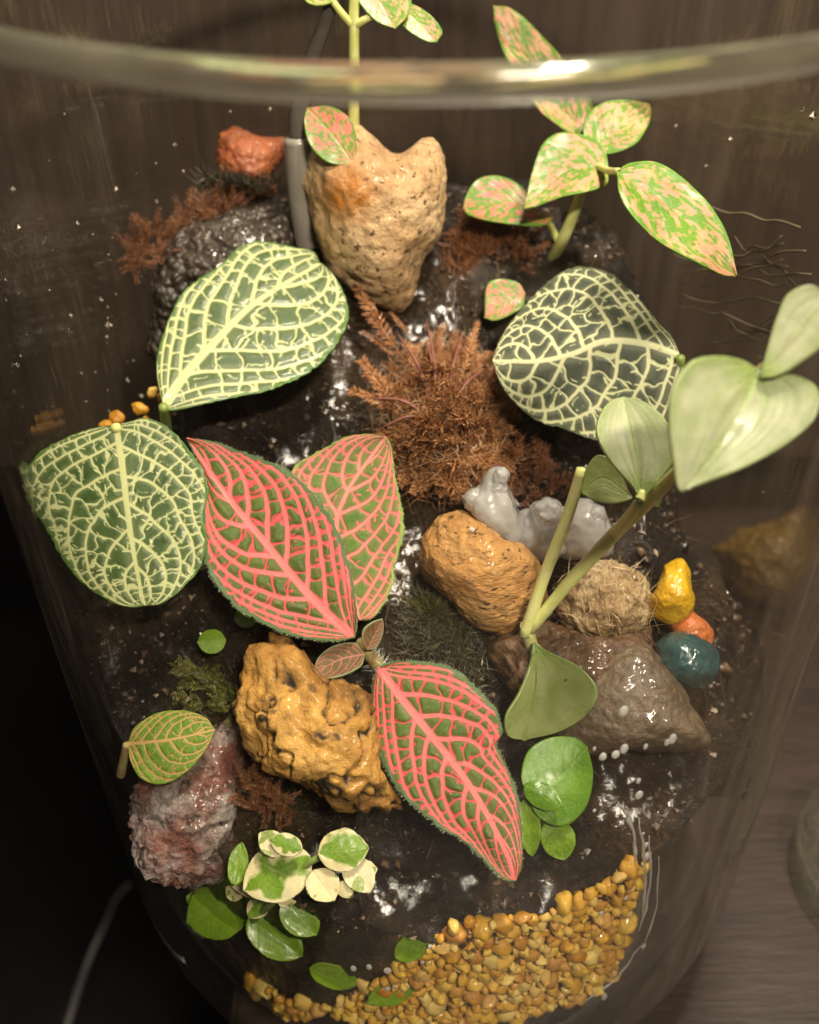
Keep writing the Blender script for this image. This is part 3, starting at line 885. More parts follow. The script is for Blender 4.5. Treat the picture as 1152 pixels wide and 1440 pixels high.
# ------------------------------------------------------------------ leaves
def vein_field(X, T, S, hw, n=9, rise=(.20, .24), r0=.085, wm=.022, ws=.0105, wt=.0062, seed=1, stub=.24, aniso=.38):
    rg = np.random.default_rng(seed)
    a = np.abs(S)
    wob = .018 * fbm(X * 6, 3, seed)
    phi = T - rise[0] * a - rise[1] * a ** 3 + wob
    gu, gv = np.gradient(X, axis=0), np.gradient(X, axis=1)
    pu, pv = np.gradient(phi, axis=0), np.gradient(phi, axis=1)
    det = gu[..., 0] * gv[..., 1] - gu[..., 1] * gv[..., 0]
    det = np.where(np.abs(det) < 1e-7, 1e-7, det)
    gx = (pu * gv[..., 1] - pv * gu[..., 1]) / det
    gy = (-pu * gv[..., 0] + pv * gu[..., 0]) / det
    g = np.clip(np.hypot(gx, gy), .45, 8)
    d_m = a * hw
    ds = np.full(T.shape, 9.0)
    dt = np.full(T.shape, 9.0)
    d2 = np.full(T.shape, 9.0)
    stubok = np.zeros(T.shape, bool)
    gl = np.hypot(gx, gy) + 1e-9
    X0 = X
    X = X + .017 * np.stack([fbm(X0 * 16, 2, seed + 21), fbm(X0 * 16 + 7, 2, seed + 22)], -1)
    ux_, uy_ = gx / gl, gy / gl
    ci = rg.integers(0, T.shape[0], 7000)
    cj = rg.integers(0, T.shape[1], 7000)
    bidx = 0
    for side in (-1, 1):
        ms = (S < 0) if side < 0 else (S >= 0)
        br = np.linspace(-rise[0] - rise[1] + .03, .93, n + 4)
        br = br + rg.normal(0, .010, br.shape) + (.018 if side > 0 else -.018)
        dd = np.min(np.abs(phi[..., None] - br), -1) / g
        ds = np.where(ms, dd, ds)
        band = np.searchsorted(br, phi)
        cb, cm = band[ci, cj], ms[ci, cj]
        for b in range(len(br) + 1):
            mk = ms & (band == b)
            if not mk.any(): continue
            bidx += 1
            sel = np.where((cb == b) & cm)[0]
            for lvl in (1, 2):
                an = aniso if lvl == 1 else .85
                P = np.zeros((0, 2))
                for q in sel[:900]:
                    c = (ci[q], cj[q])
                    r = (1.0 if lvl == 1 else .55) * r0 * (1 - .42 * a[c]) * (1 - .25 * T[c])
                    if len(P):
                        e = P - X[c]
                        if (np.hypot((e[:, 0] * ux_[c] + e[:, 1] * uy_[c]) * an, e[:, 0] * uy_[c] - e[:, 1] * ux_[c]) < r).any(): continue
                    P = np.vstack([P, X[c]])
                if len(P) < 2: continue
                dx, dy_ = X[mk][:, None, 0] - P[None, :, 0], X[mk][:, None, 1] - P[None, :, 1]
                ux, uy = ux_[mk][:, None], uy_[mk][:, None]
                dn_, dp_ = dx * ux + dy_ * uy, dx * uy - dy_ * ux
                D = np.hypot(dn_ * an, dp_) + 1e-9
                ix = np.argpartition(D, 1, axis=1)[:, :2]
                D2_, n2_, p2_ = (np.take_along_axis(q, ix, 1) for q in (D, dn_, dp_))
                gn, gp_ = an * an * n2_ / D2_, p2_ / D2_
                gm = np.hypot(gn[:, 1] - gn[:, 0], gp_[:, 1] - gp_[:, 0])
                f = np.abs(D2_[:, 1] - D2_[:, 0]) / np.maximum(gm, .3)
                f = np.where(gm < .3, 9.0, f)
                ix = np.sort(ix, 1)
                if lvl == 1: dt[mk] = f
                else:
                    d2[mk] = f
                    stubok[mk] = ((ix[:, 0] * 73 + ix[:, 1] * 151 + b * 17) % 100) < stub * 100
    nz = .7 + .3 * vnoise(X * 30, seed + 3)
    def prof(d, w): return 1 - sstep(.45 * w, 1.25 * w, d)
    hm = np.where(S < 0, hw[:, :1], hw[:, -1:])
    wf = np.clip(hm / .20, .35, 1)
    vm = prof(d_m, wm * (1 - .75 * T) + .004)
    vs = prof(ds, wf * ws * (1 - .40 * a) * (.85 + .3 * nz))
    vt = prof(dt, wf * wt * (.65 + .35 * nz + .5 * np.exp(-np.minimum(ds, d_m) / .02)))
    near = np.minimum(np.minimum(dt, ds), d_m)
    v2 = prof(d2, wf * wt * .75) * stubok * (1 - sstep(.22 * r0, .36 * r0, near))
    return np.maximum.reduce([vm, vs, vt, v2 * .9]), np.maximum(vm, vs * .85 * (1 - .5 * a)), np.minimum.reduce([d_m / wm, ds / ws, dt / wt])

def hairs(name, spots, length, rad, mat, parent=None, dirs=None, spread=.8, base_dir=(0, 0, 1), width=.00006, curve=.3, kind=None):
    V, Fq = [], []
    for i, p in enumerate(spots):
        d = norm(np.array(base_dir if dirs is None else dirs[i]) + RNG.normal(0, spread, 3))
        side = norm(np.cross(d, RNG.normal(size=3)))
        ln = length * RNG.uniform(.5, 1.3)
        bend = RNG.normal(0, curve, 3) * ln
        n0 = len(V)
        for q, w in ((0, 1.0), (.5, .8), (1, .15)):
            c = p + d * ln * q + bend * q * q
            V += [c - side * width * w, c + side * width * w]
        Fq += [(n0, n0 + 1, n0 + 3, n0 + 2), (n0 + 2, n0 + 3, n0 + 5, n0 + 4)]
    o = mesh_np(name, np.array(V), np.array(Fq), mat)
    if parent: adopt(o, parent)
    if kind: o['kind'] = kind
    return o

def leaf(name, mid, lft, rgt, mat, P0, N, parent, veins=None, nt=60, ns=41, fold=.0, bend=0.0, ripple=0.0, bul=0.0, serr=.0, seed=1, blot=None, thick=.00035, rimw=.06, twist=0.0, label=None, fuzz=0):
    """a leaf blade: outline and midrib given as sight lines, cut with the plane through P0 with normal N, then arched"""
    N = norm(N)
    m = spline(mid, nt)
    L = spline([mid[0]] + list(lft) + [mid[-1]], nt)
    Rr = spline([mid[0]] + list(rgt) + [mid[-1]], nt)
    A = norm(np.cross([0.13, 1, .2], N))
    B = np.cross(N, A)
    def to2(p):
        q = np.array([at_plane(a[0], a[1], P0, N) - P0 for a in p])
        return np.stack([q @ A, q @ B], -1)
    m, L, Rr = to2(m), to2(L), to2(Rr)
    s = np.linspace(-1, 1, ns)
    T = np.repeat(np.linspace(0, 1, nt)[:, None], ns, 1)
    S = np.repeat(s[None], nt, 0)
    E = np.where(S[..., None] < 0, L[:, None], Rr[:, None])
    a = np.abs(S)
    aw = a * (1 + serr * a ** 6 * (vnoise(np.stack([T * 75, np.sign(S) * 9.0], -1), seed) + .6 * vnoise(np.stack([T * 18, np.sign(S) * 9.0], -1), seed + 1)))
    X = m[:, None] + (E - m[:, None]) * aw[..., None]
    length = np.linalg.norm(np.diff(m, axis=0), axis=1).sum()
    Xn = X / length
    hw = np.linalg.norm(E - m[:, None], axis=-1) / length
    at = {}
    h = fold * hw * length * a ** 1.4 - bend * length * (T - .35) ** 2 + twist * length * S * (T - .5)
    h = h + ripple * length * a * vnoise(np.stack([T * 5 + seed, S * 1.5], -1), seed + 2)
    vf = np.zeros(T.shape)
    if veins is not None:
        vf, main, near = vein_field(Xn, T, S, hw, seed=seed, **veins)
        vf = vf * (1 - sstep(1 - rimw * .7, 1 - rimw * .2, a))
        h = h + bul * length * (sstep(0.4, 2.6, near) - .5)
    else:
        d_m = a * hw
        vf = 1 - sstep(.004, .014, d_m)
        phi = (T - .3 * a) * 7
        vf = np.maximum(vf, .6 * (1 - sstep(.05, .13, np.abs(phi - np.round(phi)))) * (a < .9))
        if blot == 'stripe':
            vf = (1 - sstep(.004, .02, d_m)) * .8
            h = h + .0022 * length * vnoise(np.stack([S * 16, T * 1.5], -1), seed)
        h = h - .004 * length * vf + .004 * length * vnoise(Xn * 9, seed)
    at['vein'] = vf
    at['halo'] = (1 - sstep(.5, 4.0, near)) if veins is not None else vf * 0
    at['main'] = main if veins is not None else vf
    at['rim'] = sstep(1 - rimw, 1 - rimw * .5, a + .03 * vnoise(Xn * 40, seed + 8))
    if blot == 'polka':
        phi = T - .35 * a
        q = np.stack([phi * 20, S * 9], -1)
        b = .46 + .34 * fbm(q + seed * 3.3, 3, seed + 5) + .22 * vnoise(Xn * 40, seed) + .10 * vnoise(Xn * 5, seed + 1) - .28 * sstep(.80, 1, a) + .02
        at['blot'] = b
    elif blot == 'stripe':
        b = .30 + .45 * sstep(.05, .35, T) * (1 - .6 * sstep(.75, 1, a)) - .25 * np.exp(-(a / .12) ** 2) + .14 * fbm(np.stack([S * 20, T * 3], -1), 2, seed)
        at['blot'] = b
        at['main'] = np.exp(-((a - .16) / .10) ** 2) * sstep(.05, .25, T) * (1 - sstep(.55, .9, T))
        at['vein'] = np.maximum(vf * .8, at['main'] * 1.1)
    elif blot == 'edge':
        at['blot'] = sstep(.25, 1.0, a + .40 * fbm(Xn * 4 + seed, 3, seed))
    elif blot == 'cream':
        at['blot'] = np.full(T.shape, .9) - .5 * (fbm(Xn * 3 + seed, 2, seed) > .5)
    else:
        at['blot'] = np.zeros(T.shape)
    P = P0 + X[..., :1] * A + X[..., 1:] * B + h[..., None] * N
    o = mesh_np(name, P.reshape(-1, 3), grid_faces(nt, ns), mat, attrs=at)
    so = o.modifiers.new('thickness', 'SOLIDIFY')
    so.thickness, so.offset = thick, 0
    if parent: adopt(o, parent)
    if label: o['label'] = label
    if fuzz:
        sp, dr = [], []
        for q in range(fuzz):
            e, i_ = (0, 1) if q % 2 else (ns - 1, ns - 2)
            f_ = RNG.uniform(0.02, .98) * (nt - 1)
            i0 = int(f_)
            w_ = f_ - i0
            p_ = P[i0, e] * (1 - w_) + P[i0 + 1, e] * w_
            sp.append(p_)
            dr.append(norm(P[i0, e] - P[i0, ns // 2]) + N * .3)
        ho = hairs('margin_hairs', sp, .00038, 0, M['fuzz_green'], None, dirs=dr, spread=.35, width=.00004, kind='stuff')
        ho.parent = o
    return o
def oval(base, tip, w, k=.5, bulge=0.0, soft=False):
    """midrib and edges of a plain oval leaf from base and tip pixels and half width"""
    b, t = np.array(base, float), np.array(tip, float)
    d = t - b
    n = np.array([d[1], -d[0]]) / np.hypot(*d)
    mid = [b, b + d * .5 + n * bulge, t]
    pr = [(.04, .35), (.18, .78), (k * .9, 1), (k * .9 + .25, .88), (.90, .45)]
    if soft: pr = [(.12, .60), (.3, .92), (.5, 1), (.7, .92), (.88, .60)]
    lft = [b + d * q + n * (w * f + bulge * math.sin(q * 3.14)) for q, f in pr]
    rgt = [b + d * q - n * (w * f - bulge * math.sin(q * 3.14)) for q, f in pr]
    return [tuple(x) for x in mid], [tuple(x) for x in lft], [tuple(x) for x in rgt]
FACE = np.array([0, -.50, .87])
VA = dict(n=6, rise=(.24, .26), r0=.100, wm=.022, ws=.0105, wt=.0066, aniso=.60, stub=.34)
VR = dict(n=9, rise=(.22, .30), r0=.066, wm=.019, ws=.0115, wt=.0066, aniso=.5)

ho = hairs('straw_fibres', FIBRES[0], .004, 0, M['straw'], None, dirs=FIBRES[1], spread=.15, width=.00006, curve=.25, kind='stuff')
ho.parent = FIBRES[2]
# green nerve plant on the left: two broad leaves
fa = thing('green_nerve_plant', tuple(on_soil(232, 640)), 'green nerve plant with two broad cream-veined leaves by the left glass', 'plant')
PA = on_soil(350, 460, .022)
leaf('leaf', [(230, 570), (262, 525), (305, 478), (350, 432), (400, 395), (452, 362)],
     [(220, 520), (228, 470), (258, 408), (308, 372), (338, 342), (368, 331), (410, 338), (440, 342)],
     [(248, 573), (305, 562), (385, 545), (445, 512), (480, 468), (491, 428), (478, 392), (460, 368)], M['fit_a'], PA, (.10, -.42, .9), fa,
     VA, 190, 151, fold=-.06, bend=.10, ripple=.02, bul=.0045, serr=.012, seed=31)
PB = on_soil(160, 720, .030)
leaf('leaf', [(163, 598), (172, 655), (178, 705), (186, 770), (194, 820), (199, 849)],
     [(135, 600), (95, 611), (55, 632), (29, 664), (32, 700), (58, 738), (80, 778), (112, 818), (150, 843), (178, 852)],
     [(180, 592), (206, 586), (238, 602), (264, 630), (284, 662), (291, 692), (284, 720), (288, 760), (276, 796), (250, 826), (222, 846)], M['fit_a'], PB, (-.1, -.62, .78), fa,
     dict(VA, n=6, rise=(.26, .34), r0=.092), 190, 171, fold=-.10, bend=.12, ripple=.02, bul=.0045, serr=.012, seed=32)
sp_ = on_soil(236, 660)
tube('stem', [sp_, on_soil(235, 610, .012), at_plane(230, 572, PA, norm((.10, -.42, .9)))], [.0014, .0012, .001], M['stem_dark'], fa)
tube('petiole', [sp_ + np.array([-.001, 0, .002]), on_soil(190, 610, .016), at_plane(163, 602, PB, norm((-.1, -.62, .78)))], [.0012, .0011, .0010], M['stem_pale'], fa)

# dark nerve leaf, right
fc = thing('dark_nerve_plant', tuple(on_soil(930, 650)), 'dark grey-green nerve plant leaf with pale net veins under the polka dot plant', 'plant')
PC = on_soil(825, 480, .030)
NC = (-.25, -.55, .8)
leaf('leaf', [(957, 500), (905, 483), (850, 480), (805, 497), (755, 506), (692, 503)],
     [(962, 530), (948, 562), (928, 585), (882, 601), (838, 605), (790, 591), (752, 580), (720, 556), (701, 532)],
     [(945, 470), (926, 448), (900, 412), (872, 381), (846, 361), (815, 352), (780, 362), (745, 394), (718, 432), (700, 466)], M['fit_c'], PC, NC, fc,
     dict(VA, n=6, rise=(.10, .30), r0=.100, ws=.0118, wt=.0075, stub=.22), 190, 171, fold=-.34, bend=.10, ripple=.02, bul=.006, serr=.012, seed=33, rimw=.05)
sb_ = on_soil(930, 650)
sb_[2] = soil_z(sb_[:1], sb_[1:2])[0] - .002
tube('stem', [sb_, (sb_ + at_plane(957, 502, PC, norm(NC))) / 2 + np.array([.002, 0, .001]), at_plane(957, 502, PC, norm(NC))], [.0012, .0011, .0009], M['stem_dark'], fc)

# red nerve plant in the middle
fr = thing('red_nerve_plant', tuple(on_soil(545, 965)), 'red-veined nerve plant with two large pointed leaves in the middle of the jar', 'plant')
node = on_soil(518, 918, .013)
ND = (.12, -.58, .8)
leaf('leaf', [(499, 896), (460, 862), (420, 820), (375, 765), (330, 710), (296, 662), (262, 612)],
     [(470, 902), (412, 895), (360, 874), (318, 842), (294, 802), (287, 760), (287, 710), (285, 662), (272, 632)],
     [(502, 872), (498, 830), (486, 782), (468, 736), (440, 696), (405, 665), (370, 646), (340, 632), (300, 618)], M['fit_red'], node + np.array([0, 0, .006]), ND, fr,
     VR, 210, 161, fold=.16, bend=.10, ripple=.03, bul=.009, serr=.02, seed=41, rimw=.10, fuzz=900)
leaf('leaf', [(506, 872), (486, 800), (474, 738), (490, 690), (516, 652), (543, 616)],
     [(488, 850), (455, 790), (425, 715), (411, 668), (440, 644), (480, 620), (515, 612)],
     [(525, 868), (550, 832), (557, 790), (568, 745), (562, 700), (555, 660), (551, 630)], M['fit_pink'], node + np.array([0, .004, .001]), (-.1, -.66, .75), fr,
     dict(VR, n=8, r0=.10, wm=.016, ws=.0105, wt=.007), 170, 141, fold=.06, bend=-.05, ripple=.03, bul=.0045, serr=.02, seed=42, rimw=.06, fuzz=600, label='paler pink-veined leaf with yellowish tip')
leaf('leaf', [(533, 938), (570, 988), (610, 1038), (652, 1092), (688, 1150), (712, 1200), (724, 1238)],
     [(523, 965), (522, 1000), (528, 1040), (542, 1078), (562, 1112), (590, 1140), (620, 1164), (655, 1185), (690, 1220), (708, 1236)],
     [(555, 930), (590, 930), (632, 938), (666, 960), (690, 988), (703, 1008), (706, 1030), (698, 1046), (714, 1080), (728, 1120), (734, 1170), (733, 1215)], M['fit_red'], node + np.array([0, 0, .004]), (-.1, -.52, .85), fr,
     VR, 210, 161, fold=-.05, bend=.10, ripple=.03, bul=.009, serr=.02, seed=43, rimw=.10, fuzz=900)
leaf('young_leaf', [(516, 914), (527, 892), (538, 870)], [(508, 902), (509, 884), (522, 874)], [(528, 910), (537, 892), (539, 878)], M['fit_bud'], node + np.array([0, -.001, .004]), (.3, -.8, .5), fr, dict(VR, n=5, r0=.3), 60, 41, fold=.4, seed=44, rimw=.12)
leaf('young_leaf', [(513, 920), (478, 928), (441, 948)], [(500, 905), (470, 909), (448, 926)], [(508, 938), (482, 952), (458, 955)], M['fit_bud'], node + np.array([-.002, -.001, .003]), (-.1, -.5, .85), fr, dict(VR, n=5, r0=.3), 60, 41, fold=.2, seed=45, rimw=.12)
tube('stem', [on_soil(552, 985), on_soil(540, 950, .006), on_soil(520, 921, .012), at_plane(505, 900, node, norm(ND))], [.0013, .0013, .0013, .0009], M['stem_red'], fr)
# white fuzz on the stem
axis = spline([on_soil(545, 960, .004), on_soil(540, 950, .006), on_soil(520, 921, .012)], 60)
sp = [axis[RNG.integers(0, 60)] + RNG.normal(0, .0006, 3) for _ in range(420)]
hairs('stem_fuzz', sp, .0022, 0, M['fuzz'], fr, spread=1.2, width=.00004, kind='stuff')

# lime nerve leaf, left front
fl = thing('lime_nerve_plant', tuple(on_soil(190, 1100)), 'small lime green nerve plant leaf with pinkish veins above the red grey stone', 'plant')
PL = on_soil(240, 1050, .010)
leaf('leaf', [(180, 1046), (240, 1040), (302, 1026)], [(190, 1022), (222, 1002), (258, 999), (288, 1008)], [(184, 1072), (200, 1096), (230, 1102), (262, 1085), (290, 1052)],
     M['fit_lime'], PL, (-.1, -.5, .86), fl, dict(VA, n=6, r0=.16, ws=.014, wt=.006), 110, 81, fold=-.05, bend=.05, bul=.008, seed=51)
tube('stem', [on_soil(170, 1090), at_plane(178, 1047, PL, norm((-.1, -.5, .86)))], [.0009, .0007], M['stem_red'], fl)

# polka dot plant, right
pk = thing('polka_dot_plant', tuple(on_soil(770, 370)), 'green polka dot plant with pink and cream splashes rising behind the dark nerve leaf', 'plant')
def pol(mid, l, r, px, lift, N, mat='polka', seed=60, **kw):
    P0 = on_soil(px[0], px[1], lift)
    leaf('leaf', mid, l, r, M[mat], P0, N, pk, None, 90, 61, fold=kw.pop('fold', .1), bend=.08, ripple=.02, blot='polka', seed=seed, serr=.004, **kw)
pol([(856, 238), (800, 240), (738, 290)], [(852, 262), (820, 274), (780, 281), (752, 289)], [(850, 212), (825, 195), (790, 190), (764, 206), (748, 245)], (800, 240), .030, (-.1, -.45, .88), seed=61)
pol([(829, 215), (865, 185), (913, 143)], [(820, 188), (826, 164), (850, 146), (882, 140)], [(862, 217), (892, 206), (911, 178), (916, 155)], (865, 180), .028, (0, -.5, .86), seed=62)
pol([(812, 191), (768, 118), (697, 3)], [(790, 181), (752, 150), (715, 88), (698, 32)], [(832, 168), (829, 140), (802, 100), (768, 58), (722, 12)], (765, 120), .024, (.2, -.7, .7), seed=63)
pol([(868, 240), (940, 290), (1038, 384)], [(870, 275), (890, 310), (930, 346), (980, 371), (1015, 384)], [(888, 230), (925, 231), (962, 256), (1000, 296), (1026, 336)], (950, 305), .052, (.15, -.5, .85), seed=64)
pol([(778, 306), (720, 285), (652, 290)], [(768, 316), (730, 319), (690, 313), (660, 302)], [(752, 294), (735, 266), (702, 250), (672, 254), (656, 274)], (715, 285), .018, (0, -.5, .86), 'polka_red', seed=65)
pol([(738, 412), (712, 425), (682, 446)], [(735, 432), (715, 445), (695, 451)], [(728, 398), (700, 394), (684, 405)], (710, 422), .012, (0, -.6, .8), 'polka_red', seed=66)
s0 = on_soil(772, 372)
tube('stem', [s0, on_soil(790, 340, .010), on_soil(808, 298, .018), on_soil(820, 265, .024), on_soil(838, 228, .029)], [.0016, .0014, .0012, .0011], M['stem_green'], pk)
tube('petiole', [on_soil(838, 232, .029), on_soil(856, 240, .036), on_soil(870, 241, .046)], [.0008, .0007], M['stem_green'], pk)
tube('petiole', [on_soil(788, 345, .009), on_soil(778, 325, .012), on_soil(770, 312, .017)], [.0009, .0007], M['stem_green'], pk)

# polka dot plant behind the heart stone, rising over the rim
pk2 = thing('polka_dot_plant', tuple(at_y(500, 350, .058)), 'speckled polka dot plant behind the heart-shaped stone, its tip above the rim', 'plant')
def pol2(mid, l, r, mat='polka', seed=70, y=.056, N=(0, -.7, .7)):
    P0 = at_y(*mid[1], y)
    leaf('leaf', mid, l, r, M[mat], P0, N, pk2, None, 70, 51, fold=.1, bend=.08, blot='polka', seed=seed)
pol2([(512, -28), (535, 5), (556, 39)], [(500, -8), (512, 14), (532, 32)], [(560, -30), (578, -5), (574, 22)], seed=71)
pol2([(552, 2), (585, 28), (614, 58)], [(556, 24), (575, 45), (600, 58)], [(578, 6), (605, 22), (622, 44)], seed=72)
pol2([(478, -22), (452, -10), (424, -6)], [(470, 2), (450, 9), (434, 5)], [(465, -26), (445, -24), (430, -16)], seed=73)
pol2([(498, 232), (468, 190), (432, 150)], [(462, 230), (436, 205), (428, 172)], [(502, 205), (495, 172), (465, 150)], 'polka_red', seed=74, y=.046)
tube('stem', [at_y(505, 300, .058), at_y(498, 180, .057), at_y(498, 75, .056), at_y(498, 0, .056), at_y(500, -40, .056)], [.0013, .0012, .001], M['stem_green'], pk2)
tube('petiole', [at_y(498, 38, .056), at_y(480, 18, .055), at_y(464, -4, .055)], [.0008, .0007], M['stem_green'], pk2)
tube('petiole', [at_y(498, 38, .056), at_y(512, 28, .055), at_y(530, 20, .055)], [.0008, .0007], M['stem_green'], pk2)

# wandering plant with silvery leaves
tr = thing('wandering_plant', tuple(on_soil(752, 985)), 'silvery green wandering plant with a forked pale stem leaning to the right glass', 'plant')
nd = on_soil(742, 888, .014)
def trl(mid, l, r, P0, N, mat='trad', seed=80, **kw):
    return leaf('leaf', mid, l, r, M[mat], P0, N, tr, None, 90, 61, seed=seed, blot='stripe', thick=.0006, **kw)
qs = lambda px, py, dist: CAM + ray(px, py) * dist
dn = np.linalg.norm(nd - CAM)
P1 = qs(1035, 590, .158)
trl([(1066, 520), (1038, 580), (1004, 638), (966, 688)], [(1040, 508), (1000, 504), (960, 515), (936, 552), (935, 600), (948, 652), (957, 682)],
    [(1085, 530), (1112, 530), (1138, 552), (1134, 590), (1100, 624), (1050, 655), (1000, 676)], P1, (.1, -.75, .65), seed=81, fold=.28, bend=.25)
P2 = qs(895, 630, .185)
trl([(903, 702), (893, 640), (878, 558)], [(886, 682), (852, 642), (838, 606), (848, 576), (864, 561)], [(918, 684), (944, 652), (948, 622), (930, 586), (902, 563)], P2, (-.1, -.75, .65), seed=82, fold=.30, bend=.2)
trl([(818, 692), (850, 672), (888, 700)], [(824, 660), (842, 640), (868, 656)], [(835, 704), (860, 708), (882, 704)], qs(852, 680, .198), (-.2, -.75, .65), 'trad_dark', seed=83, fold=.1)
trl([(1070, 530), (1110, 480), (1165, 420)], [(1080, 488), (1092, 450), (1108, 418), (1140, 404)], [(1092, 530), (1125, 512), (1160, 480)], qs(1115, 470, .160), (-.3, -.7, .65), seed=84, fold=.35)
trl([(752, 905), (752, 970), (738, 1042)], [(744, 935), (728, 972), (708, 1004), (712, 1032)], [(772, 916), (812, 936), (831, 966), (816, 1000), (782, 1026)], nd + np.array([0, -.002, .000]), (.1, -.8, .6), 'trad_dark', seed=85, fold=.45, bend=.1)
tube('stem', [on_soil(752, 985), on_soil(752, 930, .006), nd, qs(742, 880, dn)], [.0010, .0012, .0014], M['stem_pale'], tr)
tube('stem', [qs(738, 893, dn), qs(765, 812, dn - .006), qs(795, 735, dn - .012), qs(819, 660, dn - .016)], [.0012, .00112, .00108, .00105], M['stem_pale'], tr)
tube('stem', [qs(742, 890, dn), qs(800, 820, dn - .006), qs(870, 745, dn - .016), qs(955, 662, .178), qs(1025, 580, .170), qs(1075, 520, .163), qs(1160, 455, .163)], [.0011, .0012, .0013, .0011, .0010, .0010], M['stem_green'], tr)
tube('petiole', [qs(868, 748, dn - .017), qs(895, 712, .186), qs(904, 690, .185)], [.0012, .0010, .0008], M['stem_green'], tr)

# variegated creeper at the front left
vf_ = thing('variegated_creeper', tuple(on_soil(380, 1290)), 'small creeper with cream-edged green leaves at the front by the red grey stone', 'plant')
def small(root, base, tip, w, mat, lift, N=FACE, blot=None, seed=1, fold=.1, bulge=0.0, **kw):
    m_, l_, r_ = oval(base, tip, w, bulge=bulge)
    c_ = (np.array(base) + np.array(tip)) / 2
    return leaf('leaf', m_, l_, r_, M[mat], on_soil(c_[0], c_[1], lift), N, root, None, 56, 37, fold=fold, bend=.1, ripple=.03, blot=blot, seed=seed, serr=.02, **kw)
small(vf_, (436, 1205), (342, 1252), 40, 'varieg', .011, (-.1, -.5, .86), 'edge', 91, -.1)
small(vf_, (400, 1200), (365, 1172), 18, 'varieg', .008, FACE, 'cream', 92)
small(vf_, (330, 1245), (340, 1185), 14, 'leaf_green', .008, FACE, None, 93)
small(vf_, (448, 1200), (518, 1192), 30, 'varieg', .010, (0, -.6, .8), 'edge', 94, -.1)
small(vf_, (440, 1225), (470, 1266), 24, 'varieg', .008, FACE, 'cream', 95)
small(vf_, (490, 1205), (520, 1255), 22, 'varieg', .007, FACE, 'cream', 96)
small(vf_, (352, 1262), (262, 1298), 42, 'leaf_green', .009, (-.2, -.5, .85), None, 97)
small(vf_, (350, 1290), (425, 1345), 30, 'leaf_green', .007, (0, -.6, .8), None, 98)
small(vf_, (400, 1265), (445, 1315), 26, 'leaf_green', .008, (.1, -.6, .8), None, 99)
small(vf_, (325, 1240), (362, 1262), 8, 'varieg', .011, FACE, 'cream', 100)
for q, (b_, t_, w_, m_, l_, bl_) in enumerate([((425, 1195), (380, 1180), 16, 'varieg', .010, 'edge'), ((410, 1250), (395, 1275), 14, 'varieg', .012, 'cream'), ((470, 1180), (500, 1172), 12, 'varieg', .009, 'cream'),
        ((505, 1225), (530, 1222), 13, 'varieg', .006, 'edge'), ((340, 1262), (318, 1248), 12, 'varieg', .009, 'cream'), ((375, 1262), (350, 1290), 15, 'varieg', .010, 'edge'), ((300, 1270), (262, 1262), 17, 'leaf_green', .006, None),
        ((395, 1300), (372, 1338), 18, 'leaf_green', .005, None), ((480, 1240), (492, 1262), 12, 'varieg', .006, 'cream')]):
    small(vf_, b_, t_, w_, m_, l_, (RNG.normal(0, .25), -.55, .8), bl_, 200 + q, -.15)
tube('stem', [on_soil(350, 1300), on_soil(390, 1262, .004), on_soil(440, 1210, .006), on_soil(500, 1200, .005)], [.0007, .0007, .0006], M['stem_dark'], vf_)

# small leaves pressed against the front glass
fg = thing('front_seedling', tuple(on_soil(545, 1385)), 'small plain green leaves pressed against the front glass above the gravel', 'plant')
small(fg, (436, 1362), (505, 1384), 17, 'leaf_green', .0, (0, -.9, .4), None, 111, .05)
small(fg, (556, 1345), (604, 1318), 18, 'leaf_green', .0, (0, -.9, .4), None, 112, .05)
small(fg, (600, 1366), (516, 1412), 20, 'leaf_green', .0, (0, -.9, .4), None, 113, .05)
tube('stem', [wall_hit(500, 1378, inset=.002), wall_hit(545, 1385, inset=.002), wall_hit(560, 1345, inset=.002)], [.0005, .0005], M['stem_dark'], fg)

# round glossy leaves beside the red leaf tip
rg_ = thing('round_leaf_plant', tuple(on_soil(770, 1180)), 'glossy round-leaved green plant beside the tip of the red nerve leaf', 'plant')
leaf('leaf', [(742, 1120), (790, 1090), (828, 1050)], [(734, 1090), (745, 1055), (775, 1037), (810, 1037)], [(760, 1150), (795, 1162), (826, 1135), (836, 1090)], M['leaf_glossy'], on_soil(785, 1098, .010), (.1, -.6, .8), rg_, None, 60, 41, fold=-.15, bend=.2, seed=121)
small(rg_, (738, 1105), (790, 1135), 18, 'leaf_glossy', .012, (-.2, -.7, .7), None, 122, -.2)
small(rg_, (742, 1120), (748, 1205), 16, 'leaf_green', .006, (-.2, -.8, .6), None, 123)
small(rg_, (775, 1150), (795, 1210), 24, 'leaf_green', .004, (0, -.8, .6), None, 124)
tube('stem', [on_soil(770, 1185), on_soil(765, 1150, .005), on_soil(745, 1118, .010)], [.0008, .0007], M['stem_green'], rg_)

for (px, py, r_, ll, lb_) in ((298, 902, 20, .009, 'tiny round green leaf on the dark soil, clear of the red nerve leaf'), (346, 868, 17, .007, 'tiny round green leaf half hidden under the red nerve leaf')):
    b_, t_ = (px - r_, py + 2), (px + r_, py - 2)
    m_, l_, r2 = oval(b_, t_, r_ * .85, soft=True)
    o = leaf('round_leaf', m_, l_, r2, M['leaf_green'], on_soil(px, py, ll), FACE, None, None, 40, 31, fold=-.1, seed=px)
    tag(o, lb_, 'leaf', 'tiny round leaves on the soil')

